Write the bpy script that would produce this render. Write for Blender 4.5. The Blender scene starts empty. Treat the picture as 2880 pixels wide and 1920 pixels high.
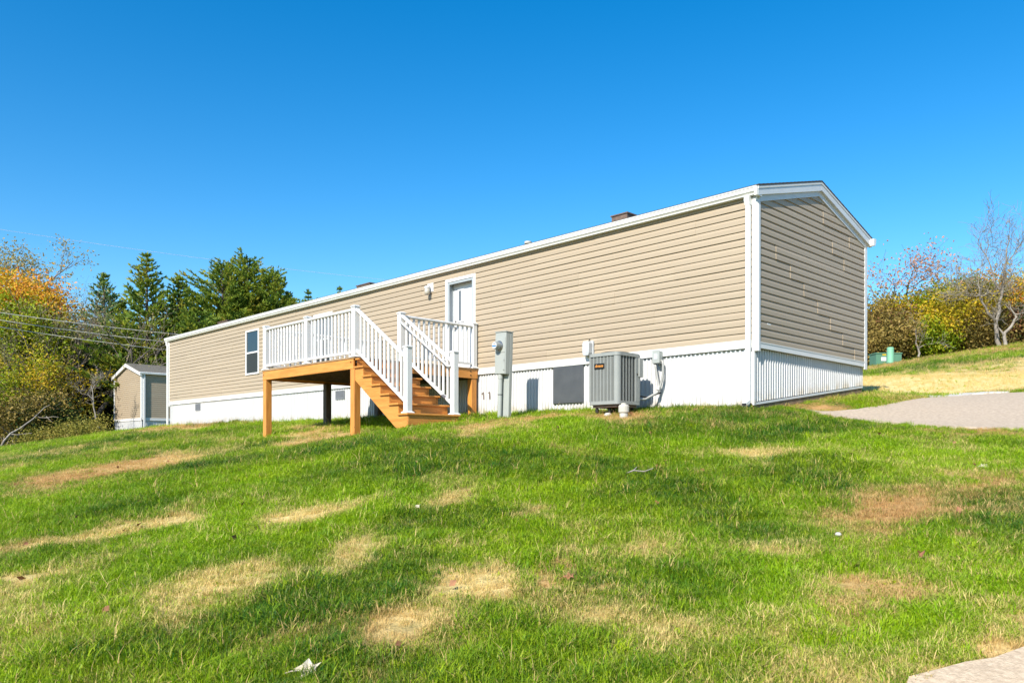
import bpy, math, random
import numpy as np
from mathutils import Vector, Matrix

S = bpy.context.scene
COL = S.collection
random.seed(7)

# ------------------------------------------------------------------ camera
CAM_POS = Vector((6.0245, -11.1954, -1.6453))
YAW, ROLL, FPX, PY = math.radians(45.637), math.radians(0.063), 2203.26, 1258.7
fwd = Vector((-math.sin(YAW), math.cos(YAW), 0))
rgt = Vector((math.cos(YAW), math.sin(YAW), 0))
upv = Vector((0, 0, 1))
r2 = rgt * math.cos(ROLL) + upv * math.sin(ROLL)
u2 = upv * math.cos(ROLL) - rgt * math.sin(ROLL)
cd = bpy.data.cameras.new('camera')
cam = bpy.data.objects.new('camera', cd)
COL.objects.link(cam)
cd.sensor_width = 36.0
cd.lens = 36.0 * FPX / 2880.0
cd.shift_y = (PY - 960.0) / 2880.0
cd.clip_start, cd.clip_end = 0.05, 2000.0
m = Matrix((r2, u2, -fwd)).transposed().to_4x4()
m.translation = CAM_POS
cam.matrix_world = m
S.camera = cam

# ------------------------------------------------------------------ world, sun, exposure
SUN = Vector((0.285, -1.0, 0.80)).normalized()          # towards the sun
el = math.asin(SUN.z)
az = math.atan2(SUN.x, SUN.y)
w = bpy.data.worlds.new('World')
S.world = w
w.use_nodes = True
nt = w.node_tree
nt.nodes.clear()
sky = nt.nodes.new('ShaderNodeTexSky')
sky.sky_type = 'NISHITA'
sky.sun_disc = False
sky.sun_elevation = el
sky.sun_rotation = az
sky.air_density = 1.0
sky.dust_density = 0.3
sky.ozone_density = 2.0
hsv = nt.nodes.new('ShaderNodeHueSaturation')
hsv.inputs['Saturation'].default_value = 1.48
hsv.inputs['Hue'].default_value = 0.498
bg = nt.nodes.new('ShaderNodeBackground')
bg.inputs['Strength'].default_value = 0.105
wo = nt.nodes.new('ShaderNodeOutputWorld')
nt.links.new(sky.outputs[0], hsv.inputs['Color'])
nt.links.new(hsv.outputs[0], bg.inputs[0])
nt.links.new(bg.outputs[0], wo.inputs[0])
sd = bpy.data.lights.new('sun', 'SUN')
sd.energy = 4.2
sd.angle = math.radians(0.53)
sd.color = (1.0, 0.94, 0.84)
so = bpy.data.objects.new('sun', sd)
COL.objects.link(so)
so.rotation_euler = SUN.to_track_quat('Z', 'Y').to_euler()
S.view_settings.view_transform = 'Standard'
S.view_settings.look = 'None'
S.view_settings.exposure = 1.0
S.view_settings.gamma = 1.0
S.view_settings.use_curve_mapping = False
S.cycles.max_bounces = 8
S.cycles.transparent_max_bounces = 12
S.cycles.use_denoising = True

# ------------------------------------------------------------------ materials
def mat(name, col, rough=0.6, col2=None, scale=6.0, amt=0.5, bump=0.0, bscale=None, stretch=(1, 1, 1),
        metallic=0.0, spec=0.5, coord='Object', detail=5.0, transl=0.0, objvar=0.0):
    col = tuple(c*.80 for c in col)
    col2 = None if col2 is None else tuple(c*.80 for c in col2)
    m = bpy.data.materials.new(name)
    m.use_nodes = True
    n, l = m.node_tree.nodes, m.node_tree.links
    p = n['Principled BSDF']
    p.inputs['Roughness'].default_value = rough
    p.inputs['Metallic'].default_value = metallic
    p.inputs['Specular IOR Level'].default_value = spec
    tc = n.new('ShaderNodeTexCoord')
    mp = n.new('ShaderNodeMapping')
    mp.inputs['Scale'].default_value = stretch
    l.new(tc.outputs[coord], mp.inputs[0])
    tx = n.new('ShaderNodeTexNoise')
    tx.inputs['Scale'].default_value = scale
    tx.inputs['Detail'].default_value = detail
    l.new(mp.outputs[0], tx.inputs['Vector'])
    if col2 is None:
        col2 = tuple(c * 0.82 for c in col)
    mx = n.new('ShaderNodeMix')
    mx.data_type = 'RGBA'
    mr = n.new('ShaderNodeMapRange')
    mr.inputs[1].default_value, mr.inputs[2].default_value = 0.35, 0.65
    mr.inputs[4].default_value = amt * 2 if amt < 0.5 else 1.0
    l.new(tx.outputs[0], mr.inputs[0])
    l.new(mr.outputs[0], mx.inputs['Factor'])
    mx.inputs['A'].default_value = (*col, 1)
    mx.inputs['B'].default_value = (*col2, 1)
    if objvar:                                   # each board or panel a slightly different tone
        oi = n.new('ShaderNodeObjectInfo')
        m3 = n.new('ShaderNodeMapRange'); m3.inputs[3].default_value = 1-objvar; m3.inputs[4].default_value = 1+objvar
        l.new(oi.outputs['Random'], m3.inputs[0])
        hv = n.new('ShaderNodeHueSaturation')
        src = mx.outputs['Result']
        if 'wood' in name:                       # scattered knots
            vo = n.new('ShaderNodeTexVoronoi'); vo.inputs['Scale'].default_value = 3.2; l.new(tc.outputs['Object'], vo.inputs['Vector'])
            kr = n.new('ShaderNodeMapRange'); kr.inputs[1].default_value = .045; kr.inputs[2].default_value = .075; kr.inputs[3].default_value = .75; kr.inputs[4].default_value = 0
            l.new(vo.outputs['Distance'], kr.inputs[0])
            kx = n.new('ShaderNodeMix'); kx.data_type = 'RGBA'; kx.inputs['B'].default_value = (.16, .055, .014, 1)
            l.new(kr.outputs[0], kx.inputs['Factor']); l.new(src, kx.inputs['A']); src = kx.outputs['Result']
        l.new(m3.outputs[0], hv.inputs['Value']); l.new(src, hv.inputs['Color'])
        l.new(hv.outputs[0], p.inputs['Base Color'])
    else:
        l.new(mx.outputs['Result'], p.inputs['Base Color'])
    if bump:
        b = n.new('ShaderNodeBump')
        b.inputs['Strength'].default_value = bump
        b.inputs['Distance'].default_value = 0.01
        if bscale:
            t2 = n.new('ShaderNodeTexNoise')
            t2.inputs['Scale'].default_value = bscale
            t2.inputs['Detail'].default_value = 4
            l.new(mp.outputs[0], t2.inputs['Vector'])
            l.new(t2.outputs[0], b.inputs['Height'])
        else:
            l.new(tx.outputs[0], b.inputs['Height'])
        l.new(b.outputs[0], p.inputs['Normal'])
    if transl:
        p.inputs['Transmission Weight'].default_value = 0
        tr = n.new('ShaderNodeBsdfTranslucent')
        l.new(mx.outputs['Result'], tr.inputs[0])
        ms = n.new('ShaderNodeMixShader')
        ms.inputs[0].default_value = transl
        l.new(p.outputs[0], ms.inputs[1])
        l.new(tr.outputs[0], ms.inputs[2])
        l.new(ms.outputs[0], n['Material Output'].inputs[0])
    return m

def leaf_mat(name, cols, transl=0.35):
    """foliage: colour varies leaf by leaf and, softly, across the crown"""
    m = bpy.data.materials.new(name)
    m.use_nodes = True
    n, l = m.node_tree.nodes, m.node_tree.links
    p = n['Principled BSDF']
    p.inputs['Roughness'].default_value = 0.55
    p.inputs['Specular IOR Level'].default_value = 0.25
    g = n.new('ShaderNodeNewGeometry')
    tc = n.new('ShaderNodeTexCoord')
    tx = n.new('ShaderNodeTexNoise')
    tx.inputs['Scale'].default_value = 0.7
    tx.inputs['Detail'].default_value = 2
    l.new(g.outputs['Position'], tx.inputs['Vector'])
    ma = n.new('ShaderNodeMath'); ma.operation = 'MULTIPLY'; ma.inputs[1].default_value = 0.45
    l.new(g.outputs['Random Per Island'], ma.inputs[0])
    mr = n.new('ShaderNodeMapRange')
    mr.inputs[1].default_value, mr.inputs[2].default_value = 0.3, 0.7
    mr.inputs[3].default_value, mr.inputs[4].default_value = 0.0, 0.55
    l.new(tx.outputs[0], mr.inputs[0])
    ad = n.new('ShaderNodeMath'); ad.operation = 'ADD'
    l.new(ma.outputs[0], ad.inputs[0]); l.new(mr.outputs[0], ad.inputs[1])
    cr = n.new('ShaderNodeValToRGB')
    e = cr.color_ramp.elements
    while len(e) < len(cols): e.new(0.5)
    for i, c in enumerate(cols):
        e[i].position = i / max(1, len(cols) - 1)
        e[i].color = (*c, 1)
    l.new(ad.outputs[0], cr.inputs[0])
    l.new(cr.outputs[0], p.inputs['Base Color'])
    tr = n.new('ShaderNodeBsdfTranslucent')
    l.new(cr.outputs[0], tr.inputs[0])
    ms = n.new('ShaderNodeMixShader'); ms.inputs[0].default_value = transl
    l.new(p.outputs[0], ms.inputs[1]); l.new(tr.outputs[0], ms.inputs[2])
    l.new(ms.outputs[0], n['Material Output'].inputs[0])
    return m

M = {}
M['siding'] = mat('tan_vinyl_siding', (.44, .355, .25), .5, (.415, .33, .23), 1.3, .5, bump=.12, bscale=40, stretch=(.3, .3, 3), objvar=.035)
M['sheath'] = mat('wall_sheathing', (.40, .33, .24), .8)
M['white'] = mat('white_vinyl', (.80, .80, .79), .38, (.74, .74, .73), 2.5, .35)
M['skirt'] = mat('white_skirting_vinyl', (.70, .70, .70), .42, (.64, .64, .635), 1.6, .4, stretch=(1, 1, .4), objvar=.03)
def splash(m, col, top):
    n, l = m.node_tree.nodes, m.node_tree.links
    p = n['Principled BSDF']; old = p.inputs['Base Color'].links[0].from_socket
    tc = n.new('ShaderNodeTexCoord'); sx = n.new('ShaderNodeSeparateXYZ'); l.new(tc.outputs['Object'], sx.inputs[0])
    g = n.new('ShaderNodeNewGeometry'); tx = n.new('ShaderNodeTexNoise'); tx.inputs['Scale'].default_value = 5.5; tx.inputs['Detail'].default_value = 5
    l.new(g.outputs['Position'], tx.inputs['Vector'])
    m1 = n.new('ShaderNodeMapRange'); m1.inputs[1].default_value = top; m1.inputs[2].default_value = .0; l.new(sx.outputs[2], m1.inputs[0])
    m2 = n.new('ShaderNodeMapRange'); m2.inputs[1].default_value = .40; m2.inputs[2].default_value = .68; l.new(tx.outputs[0], m2.inputs[0])
    mm = n.new('ShaderNodeMath'); mm.operation = 'MULTIPLY'; l.new(m1.outputs[0], mm.inputs[0]); l.new(m2.outputs[0], mm.inputs[1])
    mx = n.new('ShaderNodeMix'); mx.data_type = 'RGBA'; l.new(mm.outputs[0], mx.inputs['Factor']); l.new(old, mx.inputs['A']); mx.inputs['B'].default_value = (*col, 1)
    l.new(mx.outputs['Result'], p.inputs['Base Color'])
splash(M['skirt'], (.36, .29, .19), .20)
M['alum'] = mat('white_aluminium', (.78, .78, .74), .35, (.70, .70, .66), 3.0, .4)
M['rake'] = mat('pale_grey_aluminium', (.70, .72, .73), .35, (.64, .66, .67), 3.0, .4)
M['wood_x'] = mat('stained_wood_x', (.74, .315, .065), .55, (.57, .22, .036), 9, .5, bump=.4, bscale=30, stretch=(.25, 3, 3), objvar=.10)
M['wood_y'] = mat('stained_wood_y', (.74, .315, .065), .55, (.57, .22, .036), 9, .5, bump=.4, bscale=30, stretch=(3, .25, 3), objvar=.10)
M['wood_z'] = mat('stained_wood_z', (.74, .315, .065), .55, (.59, .225, .038), 9, .5, bump=.4, bscale=30, stretch=(3, 3, .25), objvar=.10)
M['deckboard'] = mat('weathered_deck_board', (.42, .27, .135), .7, (.31, .19, .09), 7, .5, bump=.2, bscale=30, stretch=(.2, 3, 3), objvar=.12)
M['shadewood'] = mat('shade_dark_timber', (.17, .12, .085), .8, (.10, .07, .05), 8, .5, bump=.3, stretch=(4, 4, .4))  # darker copy of the deck timber; the under-deck shade is in its colour
M['shingle'] = mat('roof_shingle', (.085, .078, .068), .9, (.05, .046, .042), 14, .5, bump=.5, stretch=(1, 3, 3))
M['shedroof'] = mat('brown_grey_shingle', (.20, .18, .145), .9, (.15, .135, .11), 9, .5, bump=.5, stretch=(1, 3, 3))
M['glass'] = mat('window_glass', (.012, .018, .024), .03, (.02, .03, .04), 1.2, .5, spec=1.0, bump=.03, bscale=1.2)
M['screen'] = mat('insect_screen', (.030, .036, .036), .6, (.020, .025, .025), 30, .5)
M['door'] = mat('white_door_paint', (.80, .81, .83), .35, (.77, .78, .80), 2, .3)
M['stormgrey'] = mat('blue_grey_aluminium', (.40, .44, .46), .4, (.36, .40, .42), 4, .4)
M['lite'] = mat('door_lite_glass', (.16, .17, .175), .15, (.12, .13, .135), 3, .4, spec=.8)
M['metal_dark'] = mat('dark_metal', (.05, .045, .04), .45, metallic=.6)
M['bolt'] = mat('bolt_head', (.10, .07, .05), .5, metallic=.7)
M['nickel'] = mat('nickel', (.45, .44, .42), .3, metallic=.9)
M['acgrey'] = mat('grey_green_enamel', (.315, .33, .315), .45, (.28, .295, .28), 5, .4)
M['accoil'] = mat('dark_coil', (.028, .028, .026), .7)
M['badge'] = mat('black_badge', (.008, .007, .006), .4)
M['letter'] = mat('orange_lettering', (.85, .34, .06), .5)
M['metergrey'] = mat('pedestal_grey_green', (.41, .435, .41), .5, (.37, .395, .37), 3, .4)
M['meterglass'] = mat('meter_glass', (.30, .32, .31), .08, spec=1.0)
M['dialwhite'] = mat('dial_white', (.82, .82, .82), .5)
M['dialblue'] = mat('dial_blue', (.04, .22, .55), .5)
M['pvc'] = mat('white_pvc', (.60, .57, .50), .4, (.50, .47, .40), 7, .4)
M['conduit'] = mat('grey_conduit_plastic', (.40, .40, .38), .45, (.34, .34, .32), 7, .4)
M['panel'] = mat('grey_access_panel', (.085, .093, .102), .6, (.065, .073, .082), 3.5, .5, bump=.15, bscale=40)
M['vent'] = mat('grey_vent_plastic', (.20, .21, .225), .6)
M['slot'] = mat('vent_shadow_black', (.02, .02, .022), .8)
M['tel'] = mat('light_grey_plastic', (.58, .60, .61), .45)
M['brownvent'] = mat('brown_roof_vent', (.20, .135, .10), .6, (.13, .085, .065), 12, .5)
M['dirt'] = mat('bare_soil_foundation', (.33, .22, .12), .95, (.22, .14, .075), 8, .5, bump=.5)
M['concrete'] = mat('driveway_asphalt', (.55, .45, .345), .9, (.42, .34, .26), 22, .45, spec=.15, bump=.7, bscale=45)
M['curb'] = mat('pale_concrete', (.62, .60, .56), .9, bump=.4)
M['slab'] = mat('grainy_concrete', (.74, .585, .41), .9, (.54, .415, .285), 40, .5, bump=.8, bscale=120, spec=.15)
M['bark'] = mat('grey_brown_bark', (.15, .115, .085), .9, (.09, .07, .05), 6, .5, bump=.4)
M['palebark'] = mat('pale_bark', (.36, .32, .27), .85, (.20, .17, .135), 3.0, .5, bump=.3)
M['greybark'] = mat('grey_twig_bark', (.27, .225, .19), .9, (.17, .135, .11), 4, .5)
M['trgreen'] = mat('green_cabinet_paint', (.10, .24, .15), .5, (.09, .21, .13), 3, .4)
M['tubegreen'] = mat('light_green_plastic', (.22, .52, .34), .45, (.20, .47, .31), 3, .4)
M['yellow'] = mat('yellow_sticker', (.8, .55, .03), .5)
M['wire'] = mat('pale_cable', (.80, .76, .66), .6)
M['leafpale'] = mat('pale_dead_leaf', (.70, .64, .50), .7, (.55, .47, .33), 20, .5)
M['leafbrown'] = mat('brown_dead_leaf', (.38, .17, .07), .7, (.25, .11, .05), 20, .5)
M['stone'] = mat('white_stone', (.66, .64, .60), .8, bump=.3)
M['stick'] = mat('grey_stick', (.36, .32, .27), .9)

# ------------------------------------------------------------------ mesh helpers
class MB:
    def __init__(s): s.v, s.f, s.sm = [], [], False
    def add(s, vs, fs):
        o = len(s.v); s.v += [tuple(p) for p in vs]; s.f += [tuple(i + o for i in f) for f in fs]; return s
    def box(s, x0, x1, y0, y1, z0, z1):
        return s.add([(x0,y0,z0),(x1,y0,z0),(x1,y1,z0),(x0,y1,z0),(x0,y0,z1),(x1,y0,z1),(x1,y1,z1),(x0,y1,z1)],
                     [(0,3,2,1),(4,5,6,7),(0,1,5,4),(1,2,6,5),(2,3,7,6),(3,0,4,7)])
    def bbox(s, x0, x1, y0, y1, z0, z1, b=.004):
        """box with chamfered edges"""
        b = min(b, (x1-x0)*.3, (y1-y0)*.3, (z1-z0)*.3)
        vs, idx = [], {}
        for i, (X, sx) in enumerate(((x0, 1), (x1, -1))):
            for j, (Y, sy) in enumerate(((y0, 1), (y1, -1))):
                for k, (Z, sz) in enumerate(((z0, 1), (z1, -1))):
                    for a in range(3):
                        p = [X + sx*b, Y + sy*b, Z + sz*b]
                        p[a] = (X, Y, Z)[a]
                        idx[i, j, k, a] = len(vs); vs.append(p)
        fs = []
        def q(*a): fs.append(tuple(idx[t] for t in a))
        for i in (0, 1):
            q((i,0,0,0),(i,1,0,0),(i,1,1,0),(i,0,1,0)); q((0,i,0,1),(1,i,0,1),(1,i,1,1),(0,i,1,1)); q((0,0,i,2),(1,0,i,2),(1,1,i,2),(0,1,i,2))
            for j in (0, 1):
                q((i,j,0,0),(i,j,1,0),(i,j,1,1),(i,j,0,1)); q((i,0,j,0),(i,1,j,0),(i,1,j,2),(i,0,j,2)); q((0,i,j,1),(1,i,j,1),(1,i,j,2),(0,i,j,2))
                for k in (0, 1): q((i,j,k,0),(i,j,k,1),(i,j,k,2))
        return s.add(vs, fs)
    def prism(s, pts, axis, a0, a1):
        """closed polygon pts extruded along axis; pts are the two other coordinates in order"""
        def mk(p, a):
            return {0: (a, p[0], p[1]), 1: (p[0], a, p[1]), 2: (p[0], p[1], a)}[axis]
        n = len(pts)
        return s.add([mk(p, a0) for p in pts] + [mk(p, a1) for p in pts],
                     [tuple(range(n-1, -1, -1)), tuple(range(n, 2*n))] + [(i, (i+1) % n, n+(i+1) % n, n+i) for i in range(n)])
    def strip(s, prof, axis, a0, a1):
        """open profile extruded along axis (0 or 1): prof = list of (out, z)"""
        n = len(prof)
        def mk(p, a): return (a, p[0], p[1]) if axis == 0 else (p[0], a, p[1])
        return s.add([mk(p, a0) for p in prof] + [mk(p, a1) for p in prof], [(i, i+1, n+i+1, n+i) for i in range(n-1)])
    def tube(s, pts, r, n=8, cap=True):
        pts = [Vector(p) for p in pts]
        rs = r if isinstance(r, (list, tuple)) else [r]*len(pts)
        o = len(s.v); prev = None
        for i, p in enumerate(pts):
            d = (pts[min(i+1, len(pts)-1)] - pts[max(i-1, 0)])
            d = d.normalized() if d.length > 1e-9 else Vector((0, 0, 1))
            if prev is None:
                a = d.cross(Vector((0, 0, 1)))
                if a.length < 1e-3: a = Vector((1, 0, 0))
            else:
                a = prev - d*prev.dot(d)
                if a.length < 1e-6: a = d.orthogonal()
            a.normalize(); prev = a; b = d.cross(a)
            for k in range(n):
                t = 2*math.pi*k/n
                s.v.append(tuple(p + (a*math.cos(t) + b*math.sin(t))*rs[i]))
        for i in range(len(pts)-1):
            for k in range(n):
                k2 = (k+1) % n
                s.f.append((o+i*n+k, o+i*n+k2, o+(i+1)*n+k2, o+(i+1)*n+k))
        if cap:
            s.f.append(tuple(o+k for k in range(n-1, -1, -1))); e = o+(len(pts)-1)*n
            s.f.append(tuple(e+k for k in range(n)))
        return s
    def lathe(s, c, prof, n=20, axis='z'):
        o = len(s.v)
        for (r, h) in prof:
            for k in range(n):
                t = 2*math.pi*k/n; a, b = r*math.cos(t), r*math.sin(t)
                s.v.append((c[0]+a, c[1]+b, c[2]+h) if axis == 'z' else (c[0]+a, c[1]+h, c[2]+b) if axis == 'y' else (c[0]+h, c[1]+a, c[2]+b))
        for i in range(len(prof)-1):
            for k in range(n):
                k2 = (k+1) % n
                s.f.append((o+i*n+k, o+i*n+k2, o+(i+1)*n+k2, o+(i+1)*n+k))
        s.f.append(tuple(o+k for k in range(n-1, -1, -1))); e = o+(len(prof)-1)*n
        s.f.append(tuple(e+k for k in range(n)))
        return s

ORG = {}
def fixn(me):
    import bmesh
    b = bmesh.new(); b.from_mesh(me); bmesh.ops.recalc_face_normals(b, faces=b.faces); b.to_mesh(me); b.free()

def thing(name, label, cat, loc, group=None):
    o = bpy.data.objects.new(name, None)
    o.empty_display_size = .2
    COL.objects.link(o); o.location = loc
    o['label'] = label; o['category'] = cat
    if group: o['group'] = group
    ORG[o] = Vector(loc)
    return o

def part(name, mb, mt, parent=None, recentre=True, smooth=False, label=None, fix=True):
    me = bpy.data.meshes.new(name)
    vs = np.array(mb.v, dtype=float)
    if recentre:
        c = Vector(((vs[:,0].min()+vs[:,0].max())/2, (vs[:,1].min()+vs[:,1].max())/2, vs[:,2].min()))
    else:
        c = ORG.get(parent, Vector((0, 0, 0)))
    me.from_pydata((vs - np.array(c)).tolist(), [], mb.f)
    if fix: fixn(me)
    me.materials.append(mt)
    if smooth: me.polygons.foreach_set('use_smooth', [True]*len(me.polygons))
    o = bpy.data.objects.new(name, me)
    COL.objects.link(o)
    ORG[o] = c
    if parent is not None:
        o.parent = parent; o.location = c - ORG[parent]
    else: o.location = c
    if label: o['label'] = label
    return o

def again(o, parent, loc, label=None):
    """the same part once more (shared mesh), its origin at world loc"""
    c = o.copy(); COL.objects.link(c)
    c.parent = parent; ORG[c] = Vector(loc)
    c.location = Vector(loc) - (ORG[parent] if parent is not None else Vector((0, 0, 0)))
    if label: c['label'] = label
    return c

def tag(o, label, cat, group=None):
    o['label'] = label; o['category'] = cat
    if group: o['group'] = group
    return o

# ------------------------------------------------------------------ terrain
CP = np.array([(-0.2,0,-1.03),(-1.65,0,-1.0),(-3.9,0,-.97),(-6.3,0,-.94),(-11.2,0,-.95),(-16.7,0,-.86),(-23.5,0,-.88),(.1,4.3,-.62),(.1,2.1,-.85),(.1,1.0,-.98),(.25,3.2,-.78),
 (-9.9,-3.1,-1.43),(-6.4,-3.1,-1.5),(-9.9,-1.6,-1.12),(-1.42,-1.5,-1.19),(-43.6,4.4,-.9),(-39.2,4.4,-.8),(-38.86,6,-.55),(6,-11.2,-3.15),(9,-10,-3.05),
 (3,-13,-3.25),(6,-16,-3.6),(-4,-3.82,-1.41),(.49,1.45,-1.10),(3.06,2.22,-1.33),(1.72,2.14,-1.23),(.61,6.01,-.58),(2.23,5.95,-.61),(.35,14.46,.46),
 (-2.33,10.3,.24),(-3.26,30.79,3.13),(-8.29,25.65,2.03),(-5.78,28.22,2.6),(-33.82,-3.31,-1.75),(-36.7,-.53,-1.48),(-24.44,-5.16,-1.8),(-20,14,-.5),
 (-23,25,.3),(-40,30,.8),(30,40,7),(60,80,12),(-100,80,2),(-100,-60,-10),(60,-60,-11),(0,-60,-11),(120,0,2),(-10,80,6),(-80,0,-2),(25,0,-.9),
 (-25,-20,-4.6),(20,-14,-2.9),(-60,-20,-5)], float)
def _tps(cp, lam=.02):
    n = len(cp); d2 = ((cp[:,None,:2]-cp[None,:,:2])**2).sum(-1)
    K = np.where(d2 > 0, .5*d2*np.log(d2+1e-12), 0) + lam*np.eye(n)
    P = np.c_[np.ones(n), cp[:,:2]]
    return np.linalg.solve(np.block([[K, P],[P.T, np.zeros((3,3))]]), np.r_[cp[:,2], 0, 0, 0])
TW = _tps(CP)
def H(x, y):
    x = np.asarray(x, float); y = np.asarray(y, float)
    z = TW[-3] + TW[-2]*x + TW[-1]*y
    for i in range(len(CP)):
        d2 = (x-CP[i,0])**2 + (y-CP[i,1])**2
        z = z + TW[i]*.5*d2*np.log(d2+1e-12)
    far = np.maximum(0, np.hypot(x, y)-110)                  # level off far away
    return np.where(far > 0, z*np.exp(-far/120), z)
def h1(x, y): return float(H(x, y))

def vnoise(x, y, scale, seed, octs=3):
    out = 0; amp = 1; tot = 0
    for o in range(octs):
        X, Y = x*scale, y*scale
        xi, yi = np.floor(X).astype(np.int64), np.floor(Y).astype(np.int64)
        fx, fy = X-xi, Y-yi
        fx = fx*fx*(3-2*fx); fy = fy*fy*(3-2*fy)
        def hh(a, b):
            n = (a*374761393 + b*668265263 + (seed+o)*2147483647) & 0xffffffff
            n = ((n ^ (n >> 13))*1274126177) & 0xffffffff
            return ((n ^ (n >> 16)) & 0xffff)/65535.0
        v = (hh(xi,yi)*(1-fx)+hh(xi+1,yi)*fx)*(1-fy) + (hh(xi,yi+1)*(1-fx)+hh(xi+1,yi+1)*fx)*fy
        out = out + amp*v; tot += amp; amp *= .5; scale = scale*2.1
    return out/tot

# worn and darker green patches of the lawn: centre, two half axes, strength, kind
PATCH = [(-7.96,-6.75,-.66,1.85,2.84,-.86,.9,'r'),(-1.35,-8.85,.31,.86,.47,-.11,1,'s'),(-.36,-9.84,.08,.17,.25,-.05,1,'s'),(-.1,-7.57,.21,.53,.43,-.23,.8,'s'),
 (.54,-6.64,.02,.42,.26,-.2,.6,'s'),(2.56,-8.24,-.1,.63,.4,-.24,1.1,'s'),(1.6,-6.5,.04,.31,.29,-.28,.7,'s'),(-3.07,-2.22,.11,1.75,1.26,-1.21,.85,'r'),
 (-1.6,-1.4,.89,.07,.9,-1.13,.8,'r'),(3.89,-4.87,.36,.45,.27,-.76,.6,'r'),(4.05,-3.35,.18,.4,.23,-.89,.6,'r'),(4.93,-7.23,.09,.58,.14,-.17,.9,'r'),
 (1.74,-3.6,.41,.55,.42,-.71,.4,'s'),(-7.46,-3.38,.83,.5,3.14,-1.79,.7,'r'),(-2.84,-4.55,.08,.25,.41,-.29,.5,'r'),(2.85,-7.6,.04,.08,.11,-.12,.8,'r'),
 (3.67,-7.82,.13,.14,.15,-.17,.35,'s'),(2.57,.96,.59,.81,.48,-1.64,.5,'r'),(.2,1.6,.66,.91,.11,-.21,.8,'r'),(3.37,-6.14,.2,.37,.23,-.41,.35,'s'),
 (3.37,-8.05,.14,.15,.17,-.17,.45,'s'),(-9.68,-5.22,.17,2.34,3.21,-1.17,.35,'s'),(-15.22,-5.51,1.88,1.18,1.88,-.46,.35,'s'),(.87,-9.05,.09,.3,.31,-.11,.4,'s'),
 (1.26,-8.09,.12,.38,.29,-.17,.45,'s'),(1.27,-9.51,.12,.16,.25,-.07,.35,'s'),(-19.61,-1,1.75,1.35,3.21,-1.25,.6,'r'),(4.22,-6.74,.19,.31,.19,-.38,.4,'r'),
 (2.2,-5.5,1.5,-.5,.42,-.8,-.7,'g'),(.1,-5.3,1.7,.5,.6,-.6,-.5,'g'),(-3.5,-5.6,2.2,1.6,1.2,-.5,-.35,'g'),(1.2,-7.0,.5,.5,.5,-.3,-.3,'g'),(-1.25,-5.99,.75,1.53,.83,-.55,-.5,'g'),(-2.86,-8.48,.3,1.1,.92,-.25,-.8,'b'),(1.77,-8.43,.19,.83,.45,-.26,-.5,'g'),
 (1.67,-9.59,.37,.64,.41,-.12,-.4,'g'),(.56,-8.55,.27,.58,.44,-.16,-.8,'b'),(3.3,-7.14,.36,.44,.27,-.32,-.4,'b'),(-9.47,-.62,.41,.74,1.05,-.69,-.9,'b'),
 (2.66,-3.74,.42,.67,.42,-.86,-.4,'g'),(1.48,-1.14,.31,2.46,.38,-.74,-.6,'g'),
 (.6,12.5,7,7,-3.0,4.4,1.6,'s'),(-3.5,8.8,3.6,3.6,-2.4,2.4,1.5,'s'),(-1.8,18.5,6,6,-1.8,1.2,.5,'s'),(-5.5,26,8,8,-3,3,.5,'r'),(1.5,8.6,4,2,-1.5,2.3,1.3,'s')]
def lawn(x, y):
    """(dry 0..1, red 0..1, tone 0..1) of the turf at world x, y"""
    wx = x + .55*(vnoise(x, y, 1.2, 31)-.5) + .5*(vnoise(x, y, 4.5, 33)-.5); wy = y + .55*(vnoise(x, y, 1.2, 47)-.5) + .5*(vnoise(x, y, 4.5, 35)-.5)
    n1 = vnoise(x, y, .55, 3, 4); n2 = vnoise(x, y, 2.4, 11, 3); n3 = vnoise(x, y, .16, 5, 2)
    dry = .07 + .95*(n1-.5) + .95*(n2-.5) + .15*(n3-.5)
    red = np.clip(.35 + 1.4*(vnoise(x, y, .4, 77, 2)-.5), 0, 1)
    tone = .40 + 2.7*(vnoise(x, y, .45, 91, 3)-.5)
    for cx, cy, ax, ay, bx, by, s, k in PATCH:
        det = ax*by-ay*bx
        if abs(det) < 1e-6: continue
        dx, dy = wx-cx, wy-cy
        u = (dx*by-dy*bx)/det; v = (ax*dy-ay*dx)/det
        r = np.sqrt(u*u+v*v)
        g = np.clip(1.25-r, 0, 1); g = g*g*(3-2*g)
        dry = dry + (1.3 if k == 'r' else .95)*s*g*(.3+1.3*n2)
        if k == 'r': red = red + .6*g
        if k == 's': red = red - .5*g
        if k == 'b': tone = tone + .4*g
        if k == 'g': tone = tone + 1.0*g
    return np.clip(dry, 0, 1), np.clip(red, 0, 1), np.clip(tone, 0, 1)

DRIVE = [(.27,1.16),(.95,1.48),(1.72,1.76),(3.06,1.98),(40,2.6),(40,6.4),(2.2,6.0),(1.3,5.75),(1.0,4.75),(.82,3.3),(.66,2.2)]
SLAB = [(4.83,-7.74),(4.98,-7.45),(5.13,-7.06),(6.2,-4.4),(9.5,-3.5),(9.5,-9.5),(5.3,-9.5)]
def inpoly(x, y, poly):
    c = np.zeros(np.shape(x), bool); n = len(poly)
    for i in range(n):
        x0, y0 = poly[i]; x1, y1 = poly[(i+1) % n]
        cond = ((y0 > y) != (y1 > y))
        xi = (x1-x0)*(y-y0)/((y1-y0) if y1 != y0 else 1e-9)+x0
        c ^= cond & (x < xi)
    return c

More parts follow.
